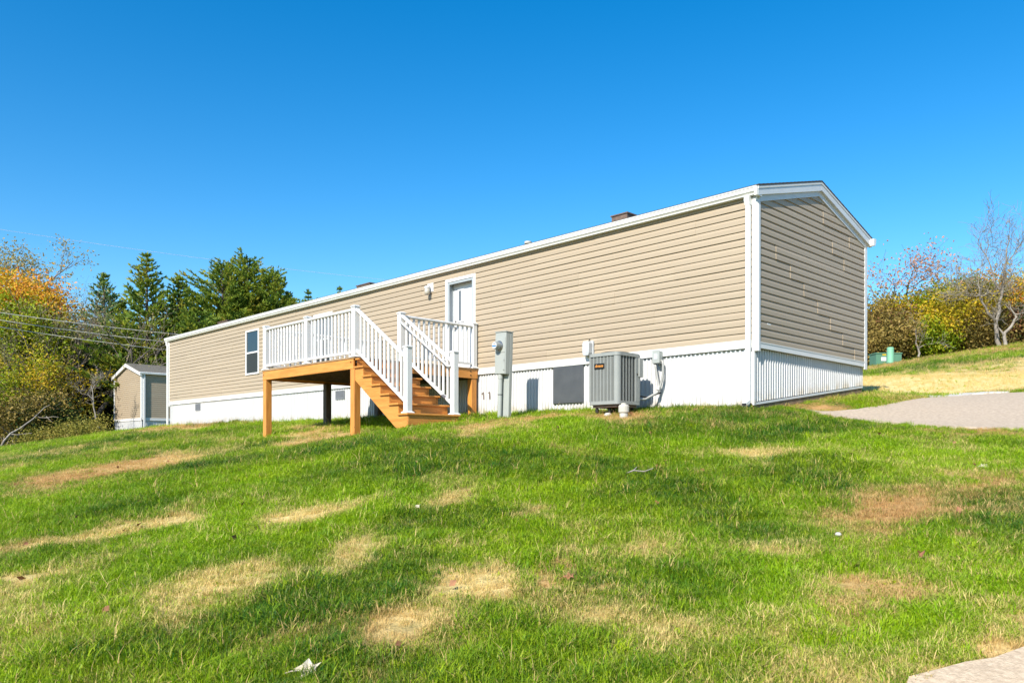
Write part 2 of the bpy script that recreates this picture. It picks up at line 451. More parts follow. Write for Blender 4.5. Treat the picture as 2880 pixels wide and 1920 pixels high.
def axis_pts(a, b, fa, fb, step, far):
    mid = list(np.arange(fa, fb+1e-6, step)); lo, hi = [], []
    s, p = step, fa
    while p > a: s *= 1.28; p -= s; lo.append(max(p, a))
    s, p = step, fb
    while p < b: s *= 1.28; p += s; hi.append(min(p, b))
    return np.array(lo[::-1]+mid+hi)
gx = axis_pts(-900, 900, -30, 9, .28, 0); gy = axis_pts(-900, 900, -13, 22, .28, 0)
X, Y = np.meshgrid(gx, gy)
Z = H(X, Y)
near = (np.abs(X) < 60) & (np.abs(Y) < 60)
Z = Z + np.where(near, .05*(vnoise(X, Y, .9, 21, 2)-.5), 0)
Z = Z - np.where(inpoly(X, Y, DRIVE), .07, 0) - np.where(inpoly(X, Y, SLAB), .07, 0)
nx, ny = len(gx), len(gy)
idx = np.arange(nx*ny).reshape(ny, nx)
quads = np.stack([idx[:-1,:-1], idx[:-1,1:], idx[1:,1:], idx[1:,:-1]], -1).reshape(-1, 4)
me = bpy.data.meshes.new('ground')
me.from_pydata(np.stack([X.ravel(), Y.ravel(), Z.ravel()], -1).tolist(), [], quads.tolist())
me.polygons.foreach_set('use_smooth', [True]*len(me.polygons))
dr, rd, tn = lawn(X.ravel(), Y.ravel())
ca = me.color_attributes.new('turf', 'FLOAT_COLOR', 'POINT')
ca.data.foreach_set('color', np.stack([dr, rd, tn, np.ones_like(dr)], -1).astype(np.float32).ravel())

def turf_colour(n, l, src_dry, src_red, src_tone, noise_out, blade):
    """nodes: colour of living or dead grass"""
    def mix(a, b, f):
        x = n.new('ShaderNodeMix'); x.data_type = 'RGBA'
        for k, v in (('A', a), ('B', b)):
            if isinstance(v, tuple): x.inputs[k].default_value = (*v, 1)
            else: l.new(v, x.inputs[k])
        l.new(f, x.inputs['Factor'])
        return x.outputs['Result']
    if blade:
        g = mix((.205, .370, .003), (.024, .120, .007), src_tone)
        g = mix(g, (.42, .53, .008), noise_out)
        s = mix((.72, .55, .22), (.54, .33, .13), src_red)
    else:
        g = mix((.050, .085, .007), (.022, .050, .007), src_tone)
        g = mix(g, (.085, .10, .012), noise_out)
        s = mix((.66, .52, .23), (.43, .25, .10), src_red)
    return mix(g, s, src_dry)

gm = bpy.data.materials.new('turf_soil')
gm.use_nodes = True
n, l = gm.node_tree.nodes, gm.node_tree.links
p = n['Principled BSDF']; p.inputs['Roughness'].default_value = .95; p.inputs['Specular IOR Level'].default_value = .1
at = n.new('ShaderNodeAttribute'); at.attribute_name = 'turf'
sp = n.new('ShaderNodeSeparateColor'); l.new(at.outputs['Color'], sp.inputs[0])
tc = n.new('ShaderNodeTexCoord')
tx = n.new('ShaderNodeTexNoise'); tx.inputs['Scale'].default_value = 9; tx.inputs['Detail'].default_value = 6; tx.inputs['Roughness'].default_value = .7
l.new(tc.outputs['Object'], tx.inputs['Vector'])
sh = n.new('ShaderNodeMath'); sh.operation = 'MULTIPLY_ADD'; sh.inputs[1].default_value = 1.6; sh.inputs[2].default_value = -.8
l.new(tx.outputs[0], sh.inputs[0])
ad = n.new('ShaderNodeMath'); ad.operation = 'ADD'; ad.use_clamp = True
l.new(sp.outputs[0], ad.inputs[0]); l.new(sh.outputs[0], ad.inputs[1])
c = turf_colour(n, l, ad.outputs[0], sp.outputs[1], sp.outputs[2], tx.outputs[0], False)
l.new(c, p.inputs['Base Color'])
bp = n.new('ShaderNodeBump'); bp.inputs['Strength'].default_value = .9; bp.inputs['Distance'].default_value = .05
l.new(tx.outputs[0], bp.inputs['Height']); l.new(bp.outputs[0], p.inputs['Normal'])
me.materials.append(gm)
go = bpy.data.objects.new('ground', me); COL.objects.link(go); go['kind'] = 'structure'

def drape(name, poly, mt, dz, step=.25, lim=None, skirt=.12, tone=0.0):
    xs = [a for a, b in poly]; ys = [b for a, b in poly]
    import bmesh
    bm = bmesh.new()
    # dense outline, then a regular interior, triangulated
    pts = []
    for i in range(len(poly)):
        a, b = Vector((*poly[i], 0)), Vector((*poly[(i+1) % len(poly)], 0))
        k = max(1, int((b-a).length/step))
        for j in range(k):
            q = a.lerp(b, j/k)
            pts.append((q.x, q.y))
    jit = [(x + .05*(vnoise(np.array(x), np.array(y), 2.5, 61)-.5), y + .16*(float(vnoise(np.array(x), np.array(y), 2.5, 67))-.5)) for x, y in pts]
    from mathutils import geometry as G
    inner = []
    for gx_ in np.arange(min(xs), min(max(xs), 14), step*2):
        for gy_ in np.arange(min(ys), max(ys), step*2):
            if inpoly(np.array(gx_), np.array(gy_), poly): inner.append((gx_, gy_))
    allp = [Vector(q) for q in jit+inner]
    nb = len(jit)
    vs, es, fs, *_ = G.delaunay_2d_cdt(allp, [(i, (i+1) % nb) for i in range(nb)], [], 1, 1e-4)
    mb = MB()
    mb.v = [(v.x, v.y, h1(v.x, v.y)+dz) for v in vs]
    mb.f = [tuple(f) for f in fs]
    o = len(mb.v)
    mb.v += [(x, y, h1(x, y)-skirt) for x, y in jit]
    d = {(round(v.x, 4), round(v.y, 4)): i for i, v in enumerate(vs)}
    for i in range(nb):
        j = (i+1) % nb
        a = d.get((round(jit[i][0], 4), round(jit[i][1], 4))); b = d.get((round(jit[j][0], 4), round(jit[j][1], 4)))
        if a is not None and b is not None: mb.f.append((a, o+i, o+j, b))
    ob = part(name, mb, mt, None)
    ob['kind'] = 'structure'
    return ob
drape('driveway', DRIVE, M['concrete'], .02)
drape('concrete_path', SLAB, M['slab'], .03, .15)
drape('pale_curb', [(1.0,4.75),(1.42,5.72),(2.0,5.98),(1.55,6.2),(1.15,6.0),(.72,4.9)], M['curb'], .045)

# ------------------------------------------------------------------ mobile home
R_ = .1143
XL = -23.55
home = thing('mobile_home', 'long tan mobile home with white gutter, white skirting and wooden deck at its door', 'house', (-11.7, 2.1, -1.0))
ZO = .039
OPEN = [(-7.46, -6.59, .06, 2.03), (-17.25, -16.46, .64, 1.94), (-13.16, -12.26, .64, 1.94)]
# sheathing boxes around the openings
mb = MB()
xs = [XL+.06]
for a, b, _, _ in sorted(OPEN): xs += [a, b]
xs += [-.03]
for i in range(0, len(xs), 2): mb.box(xs[i], xs[i+1], .008, .11, -.09, 2.30)
for a, b, z0, z1 in OPEN:
    mb.box(a, b, .008, .11, -.09, z0); mb.box(a, b, .008, .11, z1, 2.30)
part('front_wall', mb, M['sheath'], home)
mb = MB(); gz = lambda y: 2.30 + .262*min(y+.0, 4.22-y)
mb.prism([(.112, -.09), (4.12, -.09), (4.12, 2.33), (2.11, 2.84), (.112, 2.33)], 0, -.12, -.008)
part('end_wall', mb, M['sheath'], home)
mb = MB(); mb.box(XL+.06, -.121, 4.12, 4.21, -.09, 2.3); part('rear_wall', mb, M['siding'], home)
mb = MB(); mb.prism([(.112, -.09), (4.119, -.09), (4.119, 2.33), (2.11, 2.84), (.112, 2.33)], 0, XL+.06, XL+.16); part('far_end_wall', mb, M['siding'], home)
mb = MB(); mb.box(XL+.2, -.2, .13, 4.1, -.085, -.03); part('floor_slab', mb, M['sheath'], home)

PROF = [(-.002, 0), (.0190, .0), (.0172, .066), (.0045, .098), (.0005, .1143)]      # out, dz of one dutch-lap course
def siding_course(mb, axis, a0, a1, z0, off, plane, sgn, hz=R_, edge=None):
    k = hz/R_
    prof = [(plane + sgn*(o+off), z0+dz*k) for o, dz in PROF]
    if axis == 1: mb.strip(prof, 1, a0, a1)
    else: mb.strip(prof, 0, a0, a1)
    if edge is not None:                        # the exposed end of an overlapping panel
        pin = [(plane + sgn*(o-.003), z0+dz*k) for o, dz in PROF]
        mk = (lambda q: (q[0], edge, q[1])) if axis == 1 else (lambda q: (edge, q[0], q[1]))
        n_ = len(prof); mb.add([mk(q) for q in prof]+[mk(q) for q in pin], [(i, i+1, n_+i+1, n_+i) for i in range(n_-1)])
def subtract(a0, a1, zc):
    sp_ = [(a0, a1)]
    for oa, ob, z0, z1 in OPEN:
        if z0-.03 < zc < z1+.03:
            ns = []
            for s0, s1 in sp_:
                if oa >= s1 or ob <= s0: ns.append((s0, s1)); continue
                if oa > s0: ns.append((s0, oa))
                if ob < s1: ns.append((ob, s1))
            sp_ = ns
    return sp_
rnd = random.Random(3)
for pr in range(10):
    cuts = [XL+.02]
    x = XL + .8 + ((pr*1.27) % 3.4)
    while x < -.6: cuts.append(x); x += 3.66
    cuts.append(-.04)
    for ci in range(len(cuts)-1):
        mb = MB(); off = .004*((ci+pr) % 2)
        rows = [(ZO+(2*pr+c)*R_, subtract(cuts[ci], cuts[ci+1], ZO+(2*pr+c)*R_+R_/2)) for c in (0, 1)]
        breaks = sorted({(a[1], b[0]) for _, sp_ in rows for a, b in zip(sp_, sp_[1:])})
        lims = [cuts[ci]-1] + [(a+b)/2 for a, b in breaks] + [cuts[ci+1]+1]
        for la, lb in zip(lims, lims[1:]):
            mb = MB()
            for z0, sp_ in rows:
                for s0, s1 in sp_:
                    s0, s1 = max(s0, la), min(s1, lb)
                    if s1-s0 > .01: siding_course(mb, 0, s0, s1, z0, off, 0, -1, R_, s1 if off else None)
            if mb.f: part('siding_panel', mb, M['siding'], home, fix=False)
# end wall: 12 pairs, seams as on the real wall; gable rows narrow with the roof
seam = {0: 3.65, 1: 3.12, 2: 2.60, 3: 2.09, 4: 1.56, 5: 1.07, 6: .575, 7: 3.17, 8: 2.68, 9: 3.4, 10: 2.3}
for pr in range(12):
    for side in (0, 1):
        mb = MB()
        for c in (0, 1):
            z0 = (2*pr+c)*R_
            zt = z0 + R_
            # roof line underside: y range available at mid course
            zlim = z0 + R_*.3
            ya, yb = .01, 4.13
            if zlim > 2.28:
                d = (zlim-2.28)/.262; ya, yb = .01+d, 4.19-d
            sm = seam.get(pr)
            if sm is not None and pr in (5,): pass
            a, b = (ya, sm) if side == 0 else (sm, yb)
            if sm is None: a, b = (ya, yb) if side == 0 else (0, 0)
            a = max(a, ya) if a is not None else ya; b = min(b, yb)
            if b-a > .05: siding_course(mb, 1, a, b, z0, 0.0065*side, 0, 1, R_, a if side else None)
        if mb.f: part('siding_panel', mb, M['siding'], home, fix=False)
# roof
ov = .075
mb = MB()
mb.prism([(-.10, 2.395), (2.11, 2.975), (4.32, 2.395), (4.32, 2.375), (2.11, 2.955), (-.10, 2.375)], 0, XL-.16, ov+.012)
roof = part('roof', mb, M['shingle'], home)
mb = MB()
for k in range(17):
    t0, t1 = k/17, (k+1)/17
    for s in (0, 1):
        yy = lambda t: -.105+2.215*t if s == 0 else 4.325-2.215*t
        zz = lambda t: 2.396+.58*t
        mb.prism([(yy(t0), zz(t0)), (yy(t0), zz(t0)+.007), (yy(t1), zz(t1)+.002), (yy(t1), zz(t1))], 0, XL-.16, ov+.012)
sh_ = part('shingle_courses', mb, M['shingle'], roof); sh_['kind'] = 'stuff'
# gable trim: fascia and frieze, each slope its own board
FA = lambda y: 2.372 + .2625*(y+.1) if y < 2.11 else 2.372 + .2625*(4.32-y)
for (ya, yb) in ((-.10, 2.108), (2.112, 4.32)):
    mb = MB(); ym = [(ya, FA(ya)), (yb, FA(yb)), (yb, FA(yb)-.150), (ya, FA(ya)-.135)]
    mb.prism(ym, 0, .022, ov)
    ba = part('rake_fascia', mb, M['rake'], home)
    mb = MB(); mb.prism([(ya, FA(ya)), (yb, FA(yb)), (yb, FA(yb)-.035), (ya, FA(ya)-.035)], 0, ov, ov+.008); part('drip_edge', mb, M['alum'], ba)
    ya2, yb2 = max(ya, .02), min(yb, 4.19)
    mb = MB(); mb.prism([(ya2, FA(ya2)-.136), (yb2, FA(yb2)-.136), (yb2, FA(yb2)-.235), (ya2, FA(ya2)-.235)], 0, .002, .034); part('frieze_board', mb, M['rake'], home)
mb = MB(); mb.box(.021, .071, -.13, .02, 2.235, 2.366); part('eave_return', mb, M['alum'], home)
# gutter (front, rear), fascia
GP = [(-.015, 2.378), (-.112, 2.389), (-.126, 2.383), (-.126, 2.364), (-.114, 2.358), (-.120, 2.345), (-.120, 2.308), (-.104, 2.292), (-.094, 2.276), (-.094, 2.262), (-.084, 2.254), (-.015, 2.254)]
mb = MB(); mb.prism(GP, 0, XL-.2, .05); part('gutter', mb, M['alum'], home)
mb = MB(); mb.prism([(4.215-y, z-.02) for y, z in GP], 0, XL-.2, .15); part('gutter', mb, M['white'], home)
mb = MB(); mb.box(XL, -.01, -.0145, .006, 2.24, 2.372); part('eave_fascia', mb, M['siding'], home)
# corner boards
mb = MB(); mb.bbox(-.070, .022, -.032, -.010, -.145, 2.245); mb.bbox(.0121, .032, -.0099, .055, -.145, 2.245); part('corner_board', mb, M['white'], home)
mb = MB(); mb.bbox(.002, .032, 4.10, 4.215, -.14, 2.29); part('corner_board', mb, M['white'], home)
mb = MB(); mb.bbox(XL-.03, XL+.075, -.032, -.0101, -.145, 2.245); part('corner_board', mb, M['white'], home)
# downspouts
mb = MB(); mb.bbox(-.155, -.076, -.092, -.030, -.93, 2.15, .012); ds = part('downspout', mb, M['white'], home)
mb = MB(); mb.prism([(-.095, 2.125), (-.026, 2.125), (-.020, 2.18), (-.035, 2.25), (-.115, 2.25), (-.118, 2.19)], 0, -.160, -.071); part('elbow', mb, M['white'], ds)
mb = MB(); mb.prism([(-.088, -.90), (-.034, -.90), (-.034, -.935), (-.16, -1.0), (-.18, -.95)], 0, -.153, -.078); part('outlet', mb, M['white'], ds)
mb = MB(); mb.prism([(-.156, -.99), (-.16, -.945), (-.185, -.955), (-.185, -.995)], 0, -.150, -.082); part('outlet_mouth', mb, M['slot'], ds)
mb = MB(); mb.bbox(XL-.035, XL+.03, -.095, -.033, -.86, 2.12, .012); ds2 = part('downspout', mb, M['white'], home)
mb = MB(); mb.prism([(-.098, 2.10), (-.03, 2.10), (-.02, 2.25), (-.115, 2.25)], 0, XL-.08, XL+.02); part('elbow', mb, M['white'], ds2)
mb = MB(); mb.prism([(-.09, -.82), (-.034, -.82), (-.034, -.86), (-.2, -.93), (-.21, -.87)], 0, XL-.035, XL+.03); part('outlet', mb, M['white'], ds2)
# band board over the skirting
mb = MB(); mb.bbox(XL+.02, -.078, -.024, .006, -.089, ZO+.002); mb.box(XL+.02, -.078, -.030, -.0242, ZO-.012, ZO+.004); part('band_board', mb, M['white'], home)
mb = MB(); mb.bbox(-.006, .024, .058, 4.10, -.094, .002); mb.box(.0242, .030, .058, 4.10, -.012, .004); part('band_board', mb, M['white'], home)
# skirting: ribbed panels, each about 0.4 m
def skirt_profile(n=5, w_=.4064):
    pts = []; p_ = w_/n
    for k in range(n):
        o = k*p_
        pts += [(o, 0), (o+.24*p_, 0), (o+.32*p_, .024), (o+.62*p_, .024), (o+.70*p_, 0)]
    pts.append((w_, 0)); return pts
SP = skirt_profile()
def sbot(x): return h1(x, 0)+.03
x = -.085; k = 0
while x > XL+.1:
    x1 = max(x-.4064, XL+.05); fr = (x-x1)/.4064
    mb = MB(); pts = [(x1+a*fr, .030-o) for a, o in SP]
    nP = len(pts)
    mb.add([(a, b, sbot(a)) for a, b in pts]+[(a, b, -.0895) for a, b in pts], [(i, i+1, nP+i+1, nP+i) for i in range(nP-1)])
    part('skirting_panel', mb, M['skirt'], home, fix=False)
    x = x1; k += 1
eb = lambda y: -.945 + (y+.04)*(.50/4.25)
y = -.02
while y < 4.1:
    y1 = min(y+.4064, 4.17); fr = (y1-y)/.4064
    mb = MB(); pts = [(y+a*fr, -.055+o) for a, o in SP]; nP = len(pts)
    mb.add([(b, a, eb(a)+.012) for a, b in pts]+[(b, a, -.0945) for a, b in pts], [(i, i+1, nP+i+1, nP+i) for i in range(nP-1)])
    part('skirting_panel', mb, M['skirt'], home, fix=False)
    y = y1
mb = MB(); mb.bbox(-.088, -.028, -.028, .045, -.96, -.147); part('skirting_post', mb, M['skirt'], home)
mb = MB(); mb.prism([(-.03, eb(-.03)), (4.17, eb(4.17)), (4.17, eb(4.17)-.035), (-.03, eb(-.03)-.035)], 0, -.056, -.030); part('skirting_track', mb, M['white'], home)
mb = MB(); mb.prism([(XL+.05, sbot(XL)), (-17, sbot(-17)), (-11, sbot(-11)), (-6, sbot(-6)), (-.1, sbot(-.1)), (-.1, sbot(-.1)-.03), (-6, sbot(-6)-.03), (-11, sbot(-11)-.03), (-17, sbot(-17)-.03), (XL+.05, sbot(XL)-.03)], 1, .002, .030); part('skirting_track', mb, M['white'], home)
mb = MB(); mb.prism([(.0, eb(0)-.036), (4.15, eb(4.15)-.036), (4.15, eb(4.15)-.25), (.0, eb(0)-.25)], 0, -.11, -.045); part('foundation_sill', mb, M['dirt'], home)
mb = MB(); mb.box(-3.3, -.05, .035, .12, -1.25, -.97); part('foundation_sill', mb, M['dirt'], home)
# access hatch, skirting vents, clips
mb = MB(); mb.bbox(-4.275, -3.515, -.022, .012, -.80, -.092, .012); hatch = part('access_hatch', mb, M['panel'], home, label='dark grey access hatch in the white skirting')
mb = MB(); mb.bbox(-4.235, -3.555, -.0245, -.0225, -.76, -.13, .001); part('hatch_face', mb, M['panel'], hatch)
def skirt_vent(x0, x1, z0, z1):
    mb = MB(); t = .025
    mb.box(x0, x1, -.004, .012, z1-t, z1); mb.box(x0, x1, -.004, .012, z0, z0+t); mb.box(x0, x0+t, -.004, .012, z0+t, z1-t); mb.box(x1-t, x1, -.004, .012, z0+t, z1-t)
    v = part('skirting_vent', mb, M['vent'], home)
    mb = MB(); mb.box(x0+t, x1-t, .004, .014, z0+t, z1-t); part('vent_opening', mb, M['slot'], v)
    nn = 6
    for i in range(nn):
        zc = z0+t+(z1-z0-2*t)*(i+.5)/nn
        mb = MB(); mb.prism([(-.003, zc-.012), (.003, zc+.008), (.0038, zc+.006), (-.0015, zc-.014)], 0, x0+t, x1-t); part('louver', mb, M['vent'], v)
skirt_vent(-12.135, -11.705, -.375, -.145)
skirt_vent(-21.2, -20.78, -.365, -.128)
for cx_ in (-6.30, -6.11):
    mb = MB(); mb.tube([(cx_-.05, .012, -.50), (cx_, .006, -.47), (cx_+.004, .010, -.56), (cx_+.004, .012, -.62)], .012, 6); part('skirting_clip', mb, M['brownvent'], home)
mb = MB(); mb.bbox(.012, .016, .30, .415, .262, .318, .001); part('wall_sticker', mb, M['white'], home)
# roof vents
for (xa, xb, hh_) in ((-4.12, -3.72, .17), (-13.58, -12.9, .12), (-23.0, -22.2, .12)):
    mb = MB(); zb = 2.80
    mb.prism([(xa, zb), (xb, zb), (xb, zb+.15+hh_), (xa, zb+.15+hh_)], 1, 1.6, 1.95); mb.box(xa-.02, xb+.02, 1.58, 1.97, zb+.151+hh_, zb+.175+hh_)
    part('roof_vent', mb, M['brownvent'], roof)
mb = MB(); mb.lathe((-6.54, 1.6, 2.78), [(.05, 0), (.05, .24), (.085, .24), (.085, .285), (.04, .30)], 14); part('plumbing_vent', mb, M['pvc'], roof)

# windows
def window(x0, x1, z0, z1, label):
    mb = MB(); t = .055; zf = z0+(z1-z0)*.49
    mb.bbox(x0, x1, -.045, .01, z1-t, z1, .006); mb.bbox(x0, x1, -.05, .01, z0, z0+t, .006)
    mb.bbox(x0, x0+t, -.045, .01, z0+t, z1-t, .006); mb.bbox(x1-t, x1, -.045, .01, z0+t, z1-t, .006)
    f = part('window', mb, M['white'], home, label=label)
    mb = MB(); mb.bbox(x0+t, x1-t, -.034, .008, zf-.02, zf+.03, .004); part('meeting_rail', mb, M['white'], f)
    mb = MB(); mb.box(x0+t, x1-t, -.016, -.010, zf+.03, z1-t); part('pane', mb, M['glass'], f)
    mb = MB(); mb.box(x0+t, x1-t, -.022, -.018, z0+t, zf-.02); part('screen', mb, M['screen'], f)
window(-17.295, -16.42, .60, 1.985, 'narrow sash window left of the deck')
window(-13.2, -12.24, .60, 1.985, 'sash window behind the white deck railing')
# door
mb = MB()
mb.bbox(-7.53, -7.455, -.036, .008, .07, 2.09, .005); mb.bbox(-6.595, -6.52, -.036, .008, .07, 2.09, .005); mb.bbox(-7.455, -6.595, -.036, .008, 2.02, 2.09, .005)
door = part('door', mb, M['white'], home, label='white door with a narrow glass strip')
mb = MB(); mb.box(-7.454, -7.43, .009, .16, .07, 2.02); mb.box(-6.62, -6.596, .009, .16, .07, 2.02); mb.box(-7.43, -6.62, .009, .16, 1.995, 2.02); part('jamb', mb, M['stormgrey'], door)
mb = MB(); mb.bbox(-7.454, -7.405, -.022, .0085, .07, 2.019, .004); mb.bbox(-6.645, -6.596, -.022, .0085, .07, 2.019, .004); mb.bbox(-7.404, -6.646, -.022, .0085, 1.965, 2.019, .004); part('storm_frame', mb, M['stormgrey'], door)
mb = MB(); mb.box(-7.43, -6.62, .02, .13, .045, .07); part('sill', mb, M['nickel'], door)
mb = MB(); mb.bbox(-7.429, -6.621, .125, .158, .072, 1.994, .004); part('door_leaf', mb, M['door'], door)
mb = MB()
x0, x1, z0, z1 = -7.27, -7.05, 1.13, 1.86
for a in ((x0, x1, z1-.035, z1), (x0, x1, z0, z0+.035), (x0, x0+.035, z0+.036, z1-.036), (x1-.10, x1, z0+.036, z1-.036)): mb.bbox(a[0], a[1], .106, .1245, a[2], a[3], .005)
part('lite_frame', mb, M['door'], door)
mb = MB(); mb.box(x0+.036, x1-.101, .114, .122, z0+.036, z1-.036); part('pane', mb, M['lite'], door)
mb = MB(); mb.lathe((-7.34, .124, 1.02), [(.03, 0), (.03, -.012), (.014, -.02), (.014, -.04), (.028, -.05), (.028, -.07), (.015, -.078)], 12, 'y'); part('handle', mb, M['nickel'], door, smooth=True)
mb = MB(); mb.lathe((-7.34, .124, 1.16), [(.03, 0), (.03, -.015), (.022, -.022)], 12, 'y'); part('deadbolt', mb, M['nickel'], door)

# ------------------------------------------------------------------ wall lamp, boxes, cables on the wall
lamp = thing('wall_lamp', 'white wall lamp with a clear jar shade beside the door', 'lamp', (-8.05, -.02, 1.9))
mb = MB(); mb.bbox(-8.17, -7.96, -.034, -.012, 1.90, 2.10, .006); part('mounting_block', mb, M['white'], lamp)
mb = MB(); mb.tube([(-8.06, -.034, 2.02), (-8.06, -.10, 2.02)], .022, 8); mb.lathe((-8.06, -.125, 1.955), [(.045, 0), (.062, .02), (.062, .055), (.03, .075)], 14); part('lamp_arm', mb, M['white'], lamp)
M['jar'] = mat('jar_glass', (.62, .58, .50), .15, spec=.8)
mb = MB(); mb.lathe((-8.06, -.125, 1.83), [(.035, 0), (.058, .015), (.062, .08), (.055, .124)], 14); part('lamp_shade', mb, M['jar'], lamp, smooth=True)
mb = MB(); mb.lathe((-8.06, -.125, 1.818), [(.02, 0), (.034, .004), (.034, .0115)], 10); part('finial', mb, M['nickel'], lamp)

tel = thing('telephone_box', 'light grey plastic utility box on the siding behind the air conditioner', 'utility box', (-3.33, -.08, .07))
mb = MB(); mb.prism([(-3.41, .10), (-3.385, .055), (-3.275, .055), (-3.25, .10), (-3.25, .275), (-3.275, .315), (-3.385, .315), (-3.41, .275)], 1, -.155, -.013); part('cover', mb, M['tel'], tel)
mb = MB(); mb.bbox(-3.425, -3.235, -.06, -.0131, .045, .325, .01); part('back_plate', mb, M['tel'], tel)
mb = MB(); mb.tube([(-3.34, -.05, .325), (-3.34, -.045, .345), (-3.33, -.03, .36)], .008, 6); part('hasp', mb, M['metal_dark'], tel)
mb = MB(); mb.tube([(-3.29, -.05, .045), (-3.29, -.05, -.06), (-3.285, -.045, -.25), (-3.30, -.04, -.42)], .012, 6); part('cable', mb, M['metal_dark'], tel)

disc = thing('disconnect_box', 'small grey electrical box on the skirting band with two curved conduits', 'electrical box', (-1.78, -.08, -.22))
mb = MB(); mb.bbox(-1.862, -1.722, -.125, -.0305, -.215, .0, .006); part('housing', mb, M['metergrey'], disc)
mb = MB(); mb.bbox(-1.867, -1.717, -.134, -.1255, -.205, .008, .003); part('cover', mb, M['metergrey'], disc)
mb = MB(); mb.bbox(-1.835, -1.755, -.1365, -.1342, -.14, -.04, .001); part('nameplate', mb, M['tel'], disc)
mb = MB(); mb.tube([(-1.83, -.09, -.20), (-1.825, -.09, -.27), (-1.80, -.085, -.42), (-1.765, -.085, -.58), (-1.755, -.10, -.64)], .020, 8); part('conduit', mb, M['conduit'], disc, smooth=True)
mb = MB(); mb.tube([(-1.735, -.08, -.17), (-1.695, -.08, -.17), (-1.68, -.08, -.22), (-1.68, -.08, -.38), (-1.70, -.085, -.50), (-1.735, -.10, -.64), (-1.77, -.13, -.71), (-1.83, -.2, -.76), (-1.89, -.30, -.82), (-1.93, -.42, -.83), (-1.95, -.50, -.78)], .021, 8); part('conduit', mb, M['conduit'], disc, smooth=True)
mb = MB(); mb.tube([(-1.75, -.10, -.60), (-1.75, -.12, -.67)], .032, 8); part('coupling', mb, M['conduit'], disc)
mb = MB(); mb.tube([(-1.77, -.02, -.70), (-1.82, -.12, -.74), (-1.88, -.28, -.79), (-1.95, -.48, -.76)], .014, 7); part('refrigerant_line', mb, M['metal_dark'], disc, smooth=True)

# ------------------------------------------------------------------ air conditioner
AX0, AX1, AY0, AY1, AZ0, AZ1 = -2.49, -1.855, -1.09, -.45, -.93, -.085
ac = thing('air_conditioner', 'grey green outdoor air conditioner unit with louvered sides in front of the skirting', 'air conditioner', ((AX0+AX1)/2, (AY0+AY1)/2, -1.0))
mb = MB(); mb.box(AX0+.035, AX1-.035, AY0+.035, AY1-.035, AZ0+.05, AZ1-.05); part('coil', mb, M['accoil'], ac)
def rrect(r, seg=5, g=0.0):
    pts = []
    for cx_, cy_, a0 in ((AX1-r-g, AY1-r-g, 0), (AX0+r+g, AY1-r-g, 90), (AX0+r+g, AY0+r+g, 180), (AX1-r-g, AY0+r+g, 270)):
        for k in range(seg+1):
            t = math.radians(a0+90*k/seg); pts.append((cx_+r*math.cos(t), cy_+r*math.sin(t)))
    return pts
mb = MB(); mb.prism(rrect(.075), 2, AZ0, AZ0+.055); part('base_pan', mb, M['acgrey'], ac)
mb = MB(); mb.prism(rrect(.085, g=-.006), 2, AZ1-.05, AZ1-.006); mb.prism(rrect(.085, g=.006), 2, AZ1-.0055, AZ1+.008); part('top_cover', mb, M['acgrey'], ac)
mb = MB(); mb.lathe(((AX0+AX1)/2, (AY0+AY1)/2, AZ1+.008), [(.24, 0), (.24, .02), (.23, .02), (.20, .028), (.03, .034)], 24); part('fan_guard', mb, M['accoil'], ac)
# corner posts
def corner(cx_, cy_, a0, r=.075):
    mb = MB(); pts = []
    for k in range(7):
        t = math.radians(a0+90*k/6); pts.append((cx_+r*math.cos(t), cy_+r*math.sin(t)))
    for k in range(6, -1, -1):
        t = math.radians(a0+90*k/6); pts.append((cx_+(r-.02)*math.cos(t), cy_+(r-.02)*math.sin(t)))
    mb.prism(pts, 2, AZ0+.0555, AZ1-.0505); return part('corner_post', mb, M['acgrey'], ac, smooth=False)
corner(AX1-.078, AY0+.078, 270); corner(AX0+.05, AY0+.05, 180, .047); corner(AX1-.05, AY1-.05, 0, .047); corner(AX0+.05, AY1-.05, 90, .047)
# grille bars and louvers
zb0, zb1 = AZ0+.0555, AZ1-.0505
ux0, ux1 = AX0+.05, AX1-.078
nb = 7
for i in range(nb+1):
    xx = ux0+(ux1-ux0)*i/nb
    mb = MB(); mb.box(xx-.008, xx+.008, AY0+.006, AY0+.030, zb0, zb1); part('grille_bar', mb, M['acgrey'], ac)
uy0, uy1 = AY0+.078, AY1-.17
for i in range(6):
    yy = uy0+(uy1-uy0)*i/5
    mb = MB(); mb.box(AX1-.030, AX1-.006, yy-.008, yy+.008, zb0, zb1); part('grille_bar', mb, M['acgrey'], ac)
mb = MB(); nl = 46
for k in range(nl):
    zz = zb0+(zb1-zb0)*(k+.5)/nl
    mb.box(ux0, ux1, AY0+.012, AY0+.016, zz-.0042, zz+.0042)
lv = part('louvers', mb, M['acgrey'], ac); lv['kind'] = 'stuff'
mb = MB()
for k in range(nl):
    zz = zb0+(zb1-zb0)*(k+.5)/nl
    mb.prism([(AX1-.010, zz-.0035), (AX1-.022, zz+.0015), (AX1-.022, zz+.003), (AX1-.010, zz-.0005)], 1, uy0, uy1)
lv = part('louvers', mb, M['acgrey'], ac); lv['kind'] = 'stuff'
mb = MB()
for k in range(0, nl, 2):
    zz = zb0+(zb1-zb0)*(k+.5)/nl
    mb.box(AX0+.008, AX0+.02, AY0+.06, AY1-.06, zz-.004, zz+.004)
lv = part('louvers', mb, M['acgrey'], ac); lv['kind'] = 'stuff'
mb = MB(); mb.bbox(AX1-.03, AX1+.002, AY1-.162, AY1-.052, zb0, zb1, .004); el_ = part('electrical_panel', mb, M['acgrey'], ac)
